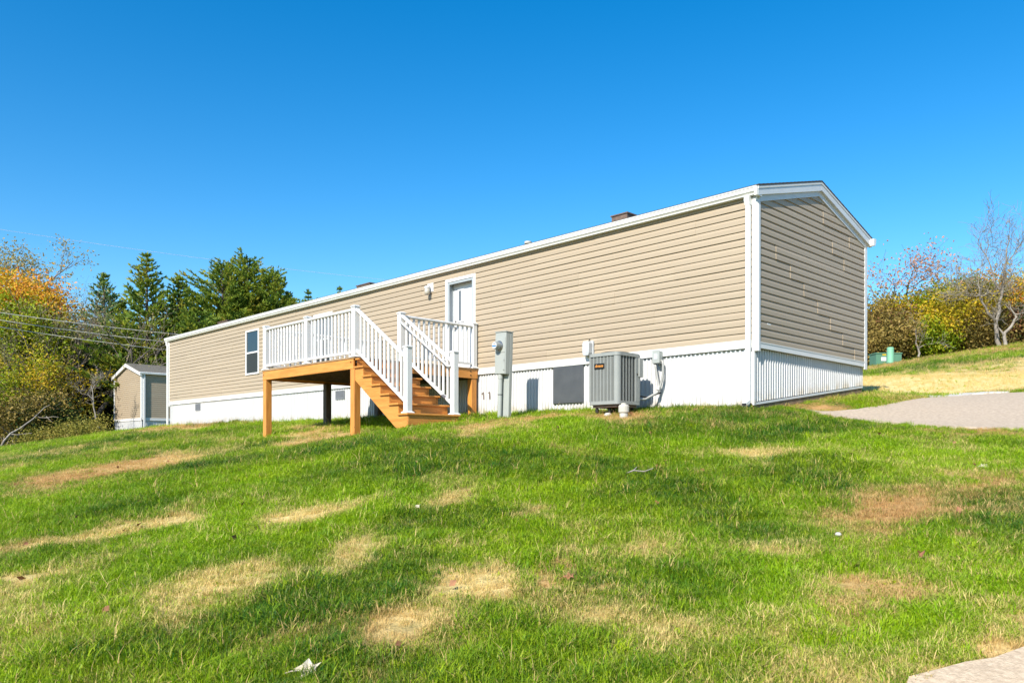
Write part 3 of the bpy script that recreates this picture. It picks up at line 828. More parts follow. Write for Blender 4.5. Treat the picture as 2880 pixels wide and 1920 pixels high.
mb = MB(); mb.bbox(AX1+.0022, AX1+.035, AY1-.10, AY1-.0, AZ1-.38, AZ1-.06, .006); part('panel_cover', mb, M['acgrey'], el_)
mb = MB(); mb.box(AX1+.0021, AX1+.006, AY1-.135, AY1-.115, AZ1-.35, AZ1-.32); part('service_port', mb, M['metal_dark'], el_)
mb = MB(); mb.bbox(AX0+.14, AX0+.35, AY0-.006, AY0+.0055, AZ1-.255, AZ1-.165, .004); bd = part('badge', mb, M['badge'], ac)
fc = bpy.data.curves.new('lettering', 'FONT'); fc.body = 'Amana'; fc.size = .068; fc.shear = .35; fc.extrude = .0012; fc.align_x = 'CENTER'; fc.align_y = 'CENTER'
fc.offset = .0012
fc.materials.append(M['letter'])
ft = bpy.data.objects.new('lettering_curve', fc); COL.objects.link(ft)
lm_ = bpy.data.meshes.new_from_object(ft.evaluated_get(bpy.context.evaluated_depsgraph_get())); lm_.name = 'lettering'
bpy.data.objects.remove(ft)
fo = bpy.data.objects.new('lettering', lm_); COL.objects.link(fo); fo.parent = bd
fo.rotation_euler = (math.pi/2, 0, 0); fo.scale = (.9, 1, 1)
fo.location = Vector((AX0+.245, AY0-.0075, AZ1-.207)) - ORG[bd]
for (fx, fy) in ((AX0+.12, AY0+.10), (AX1-.28, AY0+.14), (AX0+.12, AY1-.1), (AX1-.12, AY1-.1)):
    mb = MB(); mb.lathe((fx, fy, -1.06), [(.03, 0), (.03, .06), (.022, .075), (.022, .13)], 10); part('foot', mb, M['metal_dark'], ac)
mb = MB(); mb.prism(rrect(.04, g=.05), 2, AZ0-.045, AZ0-.001); part('drain_pan', mb, M['brownvent'], ac)

pv = thing('vent_pipe', 'short capped white plastic pipe standing in the grass before the air conditioner', 'pipe', (-1.42, -1.5, -1.2))
mb = MB(); mb.lathe((-1.42, -1.5, -1.27), [(.066, 0), (.066, .165)], 20); part('pipe_wall', mb, M['pvc'], pv, smooth=False)
mb = MB(); mb.lathe((-1.42, -1.5, -1.10), [(.078, 0), (.082, .01), (.082, .10), (.066, .118), (.044, .120), (.042, .145), (.02, .148)], 20); part('cap', mb, M['pvc'], pv)
pv2 = thing('drain_cap', 'round white pipe end lying low under the air conditioner', 'pipe', (-1.98, -1.22, -1.1))
mb = MB(); zz = h1(-1.93, -1.25); mb.lathe((-1.93, -1.25, zz-.03), [(.058, 0), (.062, .06), (.055, .085), (.03, .10)], 16); part('cap', mb, M['pvc'], pv2, smooth=True)

# ------------------------------------------------------------------ meter pedestal (leans a little)
mp_ = thing('meter_pedestal', 'leaning grey green electric meter pedestal standing in front of the skirting', 'electric meter', (-4.63, -.9, -1.03))
mb = MB(); mb.bbox(-4.65, -4.455, -1.045, -.965, -1.18, .50, .006); post = part('post', mb, M['metergrey'], mp_)
mb = MB(); mb.bbox(-4.745, -4.455, -1.150, -1.050, -.275, .505, .006); bx_ = part('meter_housing', mb, M['metergrey'], mp_)
mb = MB(); mb.bbox(-4.735, -4.47, -1.158, -1.151, -.265, .12, .003); part('lower_cover', mb, M['metergrey'], bx_)
mb = MB(); mb.bbox(-4.735, -4.47, -1.158, -1.151, .13, .41, .003); part('upper_cover', mb, M['metergrey'], bx_)
mb = MB(); mb.bbox(-4.755, -4.447, -1.164, -.960, .506, .522, .004); part('rain_lid', mb, M['metergrey'], bx_)
mb = MB(); mb.lathe((-4.62, -1.159, .25), [(.095, 0), (.098, -.012), (.092, -.022), (.075, -.026)], 24, 'y'); part('meter_ring', mb, M['nickel'], bx_)
mb = MB(); mb.lathe((-4.62, -1.186, .25), [(.075, 0), (.076, -.06), (.070, -.095), (.062, -.104)], 24, 'y'); mt_ = part('meter', mb, M['meterglass'], mp_, smooth=False)
mb = MB(); mb.lathe((-4.62, -1.2905, .25), [(.060, 0), (.060, -.003)], 24, 'y'); part('dial', mb, M['dialwhite'], mt_)
mb = MB(); mb.box(-4.67, -4.57, -1.2975, -1.2942, .225, .252); part('dial_band', mb, M['dialblue'], mt_)
mb = MB(); mb.box(-4.64, -4.60, -1.2975, -1.2942, .275, .292); part('dial_display', mb, M['brownvent'], mt_)
mb = MB(); mb.tube([(-4.625, -1.105, -.276), (-4.625, -1.105, -.36)], .046, 14); mb.tube([(-4.625, -1.105, -.361), (-4.625, -1.105, -1.2)], .040, 14); part('conduit', mb, M['metergrey'], mp_)
mb = MB(); mb.tube([(-4.625, -1.105, -.66), (-4.625, -1.105, -.645)], .0435, 14); part('conduit_seam', mb, M['slot'], mp_)
for zz in (-.02, -.20):
    mb = MB(); mb.tube([(-4.485, -1.159, zz), (-4.485, -1.166, zz)], .011, 8); part('latch', mb, M['nickel'], mp_)
mp_.rotation_euler = (0, math.radians(2.0), 0)

# ------------------------------------------------------------------ deck and stairs
DZ, DXL, DXR, DYF = .042, -10.05, -6.43, -3.11
deck = thing('wooden_deck', 'orange stained wooden deck with white railing and stairs at the door', 'deck', ((DXL+DXR)/2, -1.6, -1.3))
y = DYF-.012; k = 0
while y < -.03:
    mb = MB(); e0 = DXL-.015+.01*math.sin(k*2.3); mb.bbox(e0, DXR+.015, y, min(y+.139, -.02), DZ-.032, DZ, .004)
    part('deck_board', mb, M['deckboard'], deck); y += .144; k += 1
BZ0, BZ1 = -.178, DZ-.0325
mb = MB(); mb.bbox(DXL, DXR-.042, DYF, DYF+.04, BZ0, BZ1); part('rim_beam', mb, M['wood_x'], deck)
mb = MB(); mb.bbox(DXR-.04, DXR, DYF+.045, -.04, BZ0, BZ1); part('rim_beam', mb, M['wood_y'], deck)
mb = MB(); mb.bbox(DXL, DXL+.04, DYF+.041, -.04, BZ0, BZ1); part('rim_beam', mb, M['wood_y'], deck)
mb = MB(); mb.bbox(DXL+.041, DXR-.041, -.08, -.04, BZ0, BZ1); part('rim_beam', mb, M['shadewood'], deck)
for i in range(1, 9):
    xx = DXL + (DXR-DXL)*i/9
    mb = MB(); mb.box(xx-.019, xx+.019, DYF+.041, -.081, BZ0+.03, BZ1); part('joist', mb, M['shadewood'], deck)
def leg(x0, x1, y0, y1, zt, mt):
    zb = h1((x0+x1)/2, (y0+y1)/2)-.12
    mb = MB(); mb.bbox(x0, x1, y0, y1, zb, zt, .006); return part('leg', mb, mt, deck)
leg(DXL+.012, DXL+.152, DYF+.001, DYF+.141, BZ0-.001, M['wood_z'])
leg(DXR-.150, DXR-.010, DYF+.001, DYF+.141, BZ0-.001, M['wood_z'])
leg(DXR-.150, DXR-.010, -.20, -.06, BZ0-.001, M['wood_z'])
leg(DXL+.012, DXL+.152, -1.62, -1.48, BZ0-.001, M['shadewood'])
leg(DXL+.012, DXL+.152, -.20, -.06, BZ0-.001, M['shadewood'])
for (bx, bz) in ((DXL+.05, -.07), (DXR-.12, -.05)):
    mb = MB(); mb.tube([(bx, DYF-.006, bz), (bx, DYF-.0005, bz)], .013, 8); part('bolt', mb, M['bolt'], deck)
for bz in (-.03, -.115):
    mb = MB(); mb.tube([(DXR+.0005, -.24, bz), (DXR+.008, -.24, bz)], .016, 8); part('bolt', mb, M['bolt'], deck)

def rpost(x0, x1, y0, y1, zb, zt, cut=True):
    mb = MB(); mb.bbox(x0, x1, y0, y1, zb, zt-.022, .006); p_ = part('railing_post', mb, M['white'], deck)
    cx_, cy_ = (x0+x1)/2, (y0+y1)/2; hw = (x1-x0)/2
    mb = MB(); a = hw+.012
    mb.box(cx_-a, cx_+a, cy_-a, cy_+a, zt-.0215, zt-.004)
    b = hw-.01
    mb.add([(cx_-a, cy_-a, zt-.0035), (cx_+a, cy_-a, zt-.0035), (cx_+a, cy_+a, zt-.0035), (cx_-a, cy_+a, zt-.0035), (cx_-b, cy_-b, zt+.012), (cx_+b, cy_-b, zt+.012), (cx_+b, cy_+b, zt+.012), (cx_-b, cy_+b, zt+.012)],
           [(0, 1, 5, 4), (1, 2, 6, 5), (2, 3, 7, 6), (3, 0, 4, 7), (4, 5, 6, 7)])
    part('post_cap', mb, M['white'], p_)
    mb = MB(); c1, c2 = hw+.028, hw+.001
    z = zb+.001
    vs = [(cx_+sx*c, cy_+sy*c, zz) for c, zz in ((c1, z), (c1, z+.012), (c2+.006, z+.03)) for sx, sy in ((-1, -1), (1, -1), (1, 1), (-1, 1))]
    fs = [(0, 3, 2, 1), (8, 9, 10, 11)] + [(4*q_+i, 4*q_+(i+1) % 4, 4*q_+4+(i+1) % 4, 4*q_+4+i) for q_ in (0, 1) for i in range(4)]
    mb.add(vs, fs); part('post_skirt', mb, M['white'], p_)
    return p_
PW = .112
ZT = 1.0
py0 = DYF+.004
rpost(DXL-.005, DXL-.005+PW, py0, py0+PW, DZ, ZT)
rpost(-8.29, -8.29+PW, py0, py0+PW, DZ, ZT)
rpost(DXR-.006-PW, DXR-.006, py0, py0+PW, DZ, ZT)
rpost(DXR-.006-PW, DXR-.006, -2.055, -2.055+PW, DZ, ZT)
rpost(DXR-.006-PW, DXR-.006, -.045-PW, -.045, DZ, ZT)
rpost(DXL-.005, DXL-.005+PW, -.045-PW, -.045, DZ, ZT)
# shared pieces
BW = .040
mb = MB(); mb.bbox(-BW/2, BW/2, -BW/2, BW/2, 0, .745, .004)
balu = part('baluster', mb, M['white'], deck)
BAL = [balu]
def baluster(x, y, z):
    if BAL:
        o = BAL.pop(); o.location = Vector((x, y, z))-ORG[deck]; ORG[o] = Vector((x, y, z)); return o
    return again(balu, deck, (x, y, z))
RZ0, RZ1 = DZ+.075, DZ+.865
TOPR = [(-.034, 0), (.034, 0), (.044, .014), (.044, .034), (.026, .05), (-.026, .05), (-.044, .034), (-.044, .014)]
def flat_rail(p0, p1, n):
    """level railing between two post faces"""
    ax = 0 if abs(p1[0]-p0[0]) > abs(p1[1]-p0[1]) else 1
    c = p0[1] if ax == 0 else p0[0]
    a0, a1 = (p0[0], p1[0]) if ax == 0 else (p0[1], p1[1])
    mb = MB(); mb.prism([(c+a, RZ1+b) for a, b in TOPR], ax, a0, a1); part('top_rail', mb, M['white'], deck)
    mb = MB(); mb.prism([(c-.026, RZ0), (c+.026, RZ0), (c+.026, RZ0+.042), (c-.026, RZ0+.042)], ax, a0, a1); part('bottom_rail', mb, M['white'], deck)
    for i in range(n):
        t = a0+(a1-a0)*(i+1)/(n+1)
        baluster(t if ax == 0 else c, c if ax == 0 else t, RZ0+.043)
yc = py0+PW/2
xc = DXR-.006-PW/2
flat_rail((DXL-.005+PW, yc), (-8.29, yc), 12)
flat_rail((-8.29+PW, yc), (DXR-.006-PW, yc), 12)
flat_rail((xc, -2.055+PW), (xc, -.045-PW), 13)
flat_rail((DXL-.005+PW/2, py0+PW), (DXL-.005+PW/2, -.045-PW), 21)
# stairs
RISE, RUN, NT = (DZ+1.050)/6, .2717, 6
SX0 = DXR
nose = [SX0 + RUN*(i) for i in range(NT+1)]         # nose x of deck (0) and of treads 1..6
stz = [DZ - RISE*i for i in range(NT+1)]
SY0, SY1 = -3.10, -2.0
for i in range(1, NT+1):
    last = i == NT
    mb = MB(); mb.bbox(nose[i-1]+.005, nose[i]+.028, SY0-.035, SY1+(.06 if last else .035), stz[i]-.036, stz[i], .006); part('tread', mb, M['wood_y'], deck)
for i in range(1, NT+1):
    mb = MB(); zt_ = stz[i-1]-(.0365 if i > 1 else .21); zb_ = stz[i]+.001
    if zt_-zb_ > .02:
        mb.bbox(nose[i-1]-.021, nose[i-1], SY0+.0415, SY1-.0415, zb_, zt_, .003); part('riser', mb, M['wood_y'], deck)
mb = MB(); mb.bbox(nose[NT]-.018, nose[NT]+.004, SY0+.0, SY1+.03, stz[NT]-.21, stz[NT]-.037, .004); part('riser', mb, M['wood_y'], deck)
def stringer(y0, y1):
    pts = []
    top = [(SX0+.002, stz[1]-.0365+.155)]
    for i in range(1, NT+1):
        top += [(nose[i-1]+.001 if i > 1 else SX0+.002, stz[i]-.0365), (nose[i]-(.022 if i == NT else .0), stz[i]-.0365)]
    slope = -RISE/RUN
    xe = nose[NT]-.022
    low = lambda x: stz[1]-.0365+slope*(x-SX0) - .215
    zend = stz[NT]-.215
    xz = SX0 + (zend-.10-(stz[1]-.0365-.215))/slope
    bot = [(xe, zend), (xe-.09, zend), (xe-.19, zend-.12), (xe-.235, zend-.10), (SX0+.002, low(SX0))]
    mb = MB(); mb.prism(top+bot, 1, y0, y1)
    return part('stringer', mb, M['wood_x'], deck)
stringer(SY0, SY0+.04); stringer(SY1-.04, SY1); stringer((SY0+SY1)/2-.02, (SY0+SY1)/2+.02)
mb = MB(); mb.bbox(nose[NT]-.13, nose[NT]-.02, SY0+.001, SY0+.10, h1(-4.9, -3.1)-.08, stz[NT]-.2115, .005); part('leg', mb, M['wood_z'], deck)
mb = MB(); mb.tube([(SX0+.06, SY0-.008, -.062), (SX0+.06, SY0-.0005, -.062)], .016, 8); part('bolt', mb, M['bolt'], deck)
# a face plate at the stair head
mb = MB(); mb.bbox(SX0+.003, SX0+.12, SY0-.0, SY0+.039, stz[1]+.121, DZ-.034, .003); part('stair_head_block', mb, M['wood_x'], deck)
# stair newels and raked rails
NX0 = nose[NT]-.135
ntop = stz[NT]+1.15
rpost(NX0, NX0+PW, SY0-.0, SY0+PW, stz[NT], ntop)
rpost(NX0, NX0+PW, SY1-.055, SY1-.055+PW, stz[NT], ntop)
slope = -RISE/RUN
def raked(yc, n):
    x0, x1 = DXR-.006, NX0
    zt0 = DZ+.865
    zt1 = zt0 + slope*(x1-x0); zl0 = DZ+.115; zl1 = zl0+slope*(x1-x0)
    mb = MB(); nP = len(TOPR)
    mb.add([(x0, yc+a, zt0+b*1.15-.01) for a, b in TOPR]+[(x1, yc+a, zt1+b*1.15-.01) for a, b in TOPR], [tuple(range(nP-1, -1, -1)), tuple(range(nP, 2*nP))]+[(i, (i+1) % nP, nP+(i+1) % nP, nP+i) for i in range(nP)])
    part('top_rail', mb, M['white'], deck)
    q = [(-.026, -.025), (.026, -.025), (.026, .03), (-.026, .03)]
    mb = MB(); mb.add([(x0, yc+a, zl0+b) for a, b in q]+[(x1, yc+a, zl1+b) for a, b in q], [(3, 2, 1, 0), (4, 5, 6, 7)]+[(i, (i+1) % 4, 4+(i+1) % 4, 4+i) for i in range(4)])
    part('bottom_rail', mb, M['white'], deck)
    for i in range(n):
        t = x0+(x1-x0)*(i+1)/(n+1); baluster(t, yc, zl0+slope*(t-x0)+.024)
raked(SY0+PW/2, 11)
raked(SY1-.055+PW/2, 11)
gy_ = SY1-.055-.06
zs = lambda x: DZ+.80+slope*(x-(DXR))
mb = MB(); mb.tube([(DXR-.03, gy_+.04, zs(DXR)), (DXR+.04, gy_, zs(DXR+.04)), (NX0-.06, gy_, zs(NX0-.06)), (NX0-.02, gy_, zs(NX0-.02)-.01), (NX0+.012, gy_+.02, zs(NX0)-.012), (NX0+.02, gy_+.05, zs(NX0)-.005)], .019, 10); part('grab_rail', mb, M['white'], deck, smooth=True)
for t in (.1, .5, .9):
    xx = DXR+(NX0-DXR)*t; mb = MB(); mb.tube([(xx, gy_, zs(xx)), (xx, gy_+.06, zs(xx)+.03)], .008, 6); part('rail_bracket', mb, M['white'], deck)

# ------------------------------------------------------------------ neighbouring building
NBX0, NBX1, NBY, NBZ = -43.65, -39.15, 4.414, -.015
nb_ = thing('neighbouring_home', 'smaller tan gabled building beyond the far end of the long home', 'house', (-41.4, 4.5, -.9))
NXM = (NBX0+NBX1)/2; NBE = 2.50; NBA = 3.13; NBD = 13.0
mb = MB(); mb.prism([(NBX0+.03, -.10), (NBX1-.03, -.10), (NBX1-.03, NBE), (NXM, NBA-.05), (NBX0+.03, NBE)], 1, NBY+.01, NBY+NBD); part('wall', mb, M['sheath'], nb_)
mb = MB()
for i in range(27):
    z0 = NBZ+i*R_; zl = z0+.04
    a, b = NBX0+.02, NBX1-.06
    if zl > NBE-.08: d = (zl-NBE+.08)/((NBA-NBE)/(NXM-NBX0)); a, b = a+d, b-d+.04
    if b-a > .1: siding_course(mb, 0, a, b, z0, 0, NBY+.01, -1)
part('gable_siding', mb, M['siding'], nb_, fix=False)
mb = MB()
for i in range(22): siding_course(mb, 1, NBY+.06, NBY+NBD, NBZ+i*R_, 0, NBX1-.028, 1)
part('side_siding', mb, M['siding'], nb_, fix=False)
mb = MB(); hw = (NBX1-NBX0)/2+.13; sl = (NBA-NBE)/((NBX1-NBX0)/2)
mb.prism([(NXM-hw, NBA-sl*hw), (NXM, NBA), (NXM+hw, NBA-sl*hw), (NXM+hw, NBA-sl*hw+.03), (NXM, NBA+.03), (NXM-hw, NBA-sl*hw+.03)], 1, NBY-.12, NBY+NBD+.1)
nr = part('roof', mb, M['shedroof'], nb_)
mb = MB()
for k in range(14):
    for s in (-1, 1):
        a0, a1 = hw*(1-k/14), hw*(1-(k+1)/14)
        mb.prism([(NXM+s*a0, NBA+.031-sl*a0), (NXM+s*a0, NBA+.040-sl*a0), (NXM+s*a1, NBA+.033-sl*a1), (NXM+s*a1, NBA+.031-sl*a1)], 1, NBY-.12, NBY+NBD+.1)
q = part('shingle_courses', mb, M['shedroof'], nr); q['kind'] = 'stuff'
mb = MB(); mb.lathe((NXM+.9, NBY+2.3, NBA-.3), [(.05, 0), (.05, .3), (.075, .3), (.075, .36), (.03, .38)], 10); part('vent_pipe', mb, M['pvc'], nr)
for s in (-1, 1):
    mb = MB(); e = hw+.0
    mb.prism([(NXM+s*.002, NBA-.001), (NXM+s*e, NBA-sl*e-.001), (NXM+s*e, NBA-sl*e-.17), (NXM+s*.002, NBA-.19)], 1, NBY-.13, NBY-.03); part('rake_fascia', mb, M['white'], nb_)
mb = MB(); mb.prism([(NBX1+.0, NBE-.11), (NBX1+.15, NBE-.1), (NBX1+.16, NBE-.01), (NBX1+.14, NBE+.01), (NBX1+.0, NBE-.02)], 1, NBY-.14, NBY+NBD+.1); part('gutter', mb, M['white'], nb_)
mb = MB(); mb.box(NBX1-.12, NBX1, NBY-.03, NBY+.0, -.12, NBE-.1); mb.box(NBX1-.027, NBX1+.02, NBY+.0005, NBY+.07, -.12, NBE-.1); part('corner_board', mb, M['white'], nb_)
mb = MB(); mb.box(NBX0, NBX0+.12, NBY-.03, NBY+.0, -.12, NBE-.1); part('corner_board', mb, M['white'], nb_)
mb = MB(); mb.box(NBX1+.021, NBX1+.09, NBY+.08, NBY+.16, -.78, NBE-.1); part('downspout', mb, M['white'], nb_)
mb = MB(); mb.box(NBX0, NBX1, NBY-.028, NBY-.004, -.155, NBZ+.0); mb.box(NBX1-.025, NBX1+.01, NBY+.17, NBY+NBD, -.155, NBZ); part('band_board', mb, M['white'], nb_)
x = NBX0+.05
while x < NBX1-.1:
    x1 = min(x+.4064, NBX1-.02); fr = (x1-x)/.4064
    mb = MB(); pts = [(x+a*fr, NBY+.02-o) for a, o in SP]; nP = len(pts)
    mb.add([(a, b, h1(a, NBY)-.05) for a, b in pts]+[(a, b, -.12) for a, b in pts], [(i, i+1, nP+i+1, nP+i) for i in range(nP-1)]); part('skirting_panel', mb, M['skirt'], nb_, fix=False); x = x1
y = NBY+.05
while y < NBY+NBD-.2:
    y1 = y+.4064
    mb = MB(); pts = [(y+a, NBX1-.06+o) for a, o in SP]; nP = len(pts)
    mb.add([(b, a, h1(NBX1, a)-.12) for a, b in pts]+[(b, a, -.12) for a, b in pts], [(i, i+1, nP+i+1, nP+i) for i in range(nP-1)]); part('skirting_panel', mb, M['skirt'], nb_, fix=False); y = y1

# ------------------------------------------------------------------ utility cabinet and marker tube uphill
def ground_at(px, D):
    """point of the terrain in the direction of photo column px at depth D"""
    d = fwd + rgt*((px-1440)/FPX)
    q = CAM_POS + d*D
    return Vector((q.x, q.y, h1(q.x, q.y)))
c = ground_at(2499, 37.5)
tf = thing('transformer_cabinet', 'low green utility cabinet on the grassy rise by the trees', 'utility cabinet', c)
cs, sn = rgt, fwd
def obox(mb, o, w0, w1, d0, d1, z0, z1):
    vs = [o + cs*a + sn*b + Vector((0, 0, z)) for z in (z0, z1) for a, b in ((w0, d0), (w1, d0), (w1, d1), (w0, d1))]
    return mb.add(vs, [(0,3,2,1),(4,5,6,7),(0,1,5,4),(1,2,6,5),(2,3,7,6),(3,0,4,7)])
mb = MB(); obox(mb, c, -.60, .62, 0, .7, -.1, .52); part('cabinet', mb, M['trgreen'], tf)
mb = MB(); obox(mb, c, -.63, .65, -.03, .73, .521, .57); part('lid', mb, M['trgreen'], tf)
mb = MB(); obox(mb, c, -.36, -.12, -.008, -.002, .18, .36); part('white_label', mb, M['dialwhite'], tf)
mb = MB(); obox(mb, c, -.30, -.12, -.008, -.002, .44, .50); part('warning_sticker', mb, M['yellow'], tf)
c2 = ground_at(2504, 36.0)
ped = thing('cable_pedestal', 'light green plastic tube standing before the green cabinet', 'cable pedestal', c2)
mb = MB(); mb.lathe(c2, [(.15, -.1), (.15, .70), (.152, .70), (.152, .74), (.12, .78), (.04, .79)], 18); part('tube', mb, M['tubegreen'], ped)
mb = MB(); mb.lathe(c2, [(.17, -.1), (.17, .06), (.151, .07)], 18); part('base_collar', mb, M['trgreen'], ped)

# ------------------------------------------------------------------ overhead cables
def at_px(px, py, D):
    return CAM_POS + (fwd + rgt*((px-1440)/FPX) + upv*((PY-py)/FPX))*D
def cable(name, a, b, sag, r, label):
    a, b = Vector(a), Vector(b); mb = MB()
    mb.tube([a.lerp(b, t/24) - Vector((0, 0, sag*4*(t/24)*(1-t/24))) for t in range(25)], r, 5)
    o = part(name, mb, M['wire'], None); tag(o, label, 'cable', 'overhead cables'); return o
cable('overhead_cable', at_px(-250, 842, 38), at_px(720, 958, 52), .25, .019, 'topmost of the three pale cables strung before the left trees')
cable('overhead_cable', at_px(-250, 861, 38), at_px(700, 982, 52), .25, .019, 'middle one of the three pale cables strung before the left trees')
cable('overhead_cable', at_px(-250, 878, 38), at_px(680, 1004, 52), .25, .019, 'lowest of the three pale cables strung before the left trees')
cable('overhead_cable', at_px(-300, 600, 60), at_px(1400, 815, 90), .6, .011, 'faint thin cable high across the blue sky')

# ------------------------------------------------------------------ trees
class Tree:
    def __init__(s, seed): s.r = random.Random(seed); s.mb = MB(); s.tips = []
    def limb(s, p, d, L, r, level, maxlev, bend=.25, kids=3, up=.15, n=None, ratio=.62):
        rr = s.r; n = n or (5 if level == 0 else 4 if level == 1 else 3)
        pts = [Vector(p)]; rs = [r]; d = Vector(d).normalized(); q = Vector(p)
        for i in range(n):
            d = (d + Vector((rr.gauss(0, bend), rr.gauss(0, bend), rr.gauss(0, bend)*.6+up*.3))).normalized()
            q = q + d*(L/n); pts.append(q.copy()); rs.append(max(.006, r*(1-.75*(i+1)/n)))
        s.mb.tube(pts, rs, 6 if level == 0 else 4 if level == 1 else 3, cap=False)
        if level >= maxlev:
            for t in (.35, .7, 1.0):
                k = t*n; i = min(int(k), n-1); s.tips.append((pts[i].lerp(pts[i+1], k-i), d.copy()))
            return
        nk = kids + rr.randint(0, 2)
        for k in range(nk):
            t = (.3 if level == 0 else .2) + (.7 if level == 0 else .8)*((k+rr.random())/nk)
            kk = min(t*n, n-.001); i = int(kk); bp_ = pts[i].lerp(pts[i+1], kk-i)
            ax = (pts[i+1]-pts[i]).normalized()
            ang = rr.uniform(.5, 1.05); phi = k*2.4+rr.uniform(-.5, .5)
            o = ax.orthogonal().normalized(); o2 = ax.cross(o)
            nd = ax*math.cos(ang) + (o*math.cos(phi)+o2*math.sin(phi))*math.sin(ang)
            nd.z += up
            s.limb(bp_, nd, L*ratio*rr.uniform(.75, 1.2)*(1-.35*t if level == 0 else 1), max(.008, rs[i]*.6), level+1, maxlev, bend, kids, up, None, ratio)
        s.tips.append((pts[-1], d.copy()))

def leaves(points, size, rr, per=1, spread=.3, asp=.6, droop=.2):
    mb = MB(); vs, fs = mb.v, mb.f
    for p, d in points:
        for _ in range(per):
            c = p + Vector((rr.gauss(0, spread), rr.gauss(0, spread), rr.gauss(0, spread*.8)))
            a = Vector((rr.gauss(0, 1), rr.gauss(0, 1), rr.gauss(0, .7)-droop)).normalized()
            b = a.orthogonal().normalized(); b = (b*math.cos(t := rr.random()*6.28) + a.cross(b)*math.sin(t))
            L = size*rr.uniform(.6, 1.3); W_ = L*asp
            o = len(vs); nrm = a.cross(b)*L*.12
            vs += [tuple(c-a*L*.5), tuple(c+b*W_*.5+nrm), tuple(c+a*L*.5), tuple(c-b*W_*.5+nrm)]
            fs.append((o, o+1, o+2, o+3))
    return mb

LEAFY = 2
def broadleaf(name, label, cat, base, height, lm, bark, seed, lsize=.2, per=6, spread=.35, lean=(0, 0), width=.5, maxlev=3, kids=3, group=None, trunk_r=None, up=.2, first=.25, stems=1, keep=1.0, bend=.22, blobs=()):
    T = Tree(seed); rr = T.r
    for s_ in range(stems):
        dx, dy = (rr.gauss(0, .22), rr.gauss(0, .22)) if stems > 1 else lean
        T.limb((rr.gauss(0, .12)*(stems > 1), rr.gauss(0, .12)*(stems > 1), -.15), (dx, dy, 1), height*.72*(rr.uniform(.75, 1) if stems > 1 else 1), trunk_r or height*.018, 0, maxlev, bend, kids, up, None, width)
    # scale so the crown tops out at the wanted height
    zmax = max(p[2] for p in T.mb.v); k = height/max(zmax, .1)
    T.mb.v = [(a*k, b*k, c_*k) for a, b, c_ in T.mb.v]
    tips = [(p*k, d) for p, d in T.tips if p.z*k > height*first]
    if keep < 1: tips = [t for t in tips if rr.random() < keep]
    for (bx, by, bz, br, bn) in blobs:                       # leaf clumps, thick near their outside
        for _ in range(bn):
            v = Vector((rr.gauss(0, 1), rr.gauss(0, 1), rr.gauss(0, 1))).normalized()*br*rr.uniform(.55, 1.05)
            tips.append((Vector((bx+v.x, by+v.y, max(.2, bz+v.z*.8))), v.normalized()))
    o = thing(name, label, cat, base, group)
    B = Vector(base)
    T.mb.v = [tuple(Vector(v)+B) for v in T.mb.v]
    part('trunk', T.mb, bark, o, smooth=True, fix=False)
    if per > 0 and tips:
        lb = leaves([(p+B, d) for p, d in tips], lsize, rr, per*LEAFY, spread)
        part('crown', lb, lm, o, fix=False)
    return o

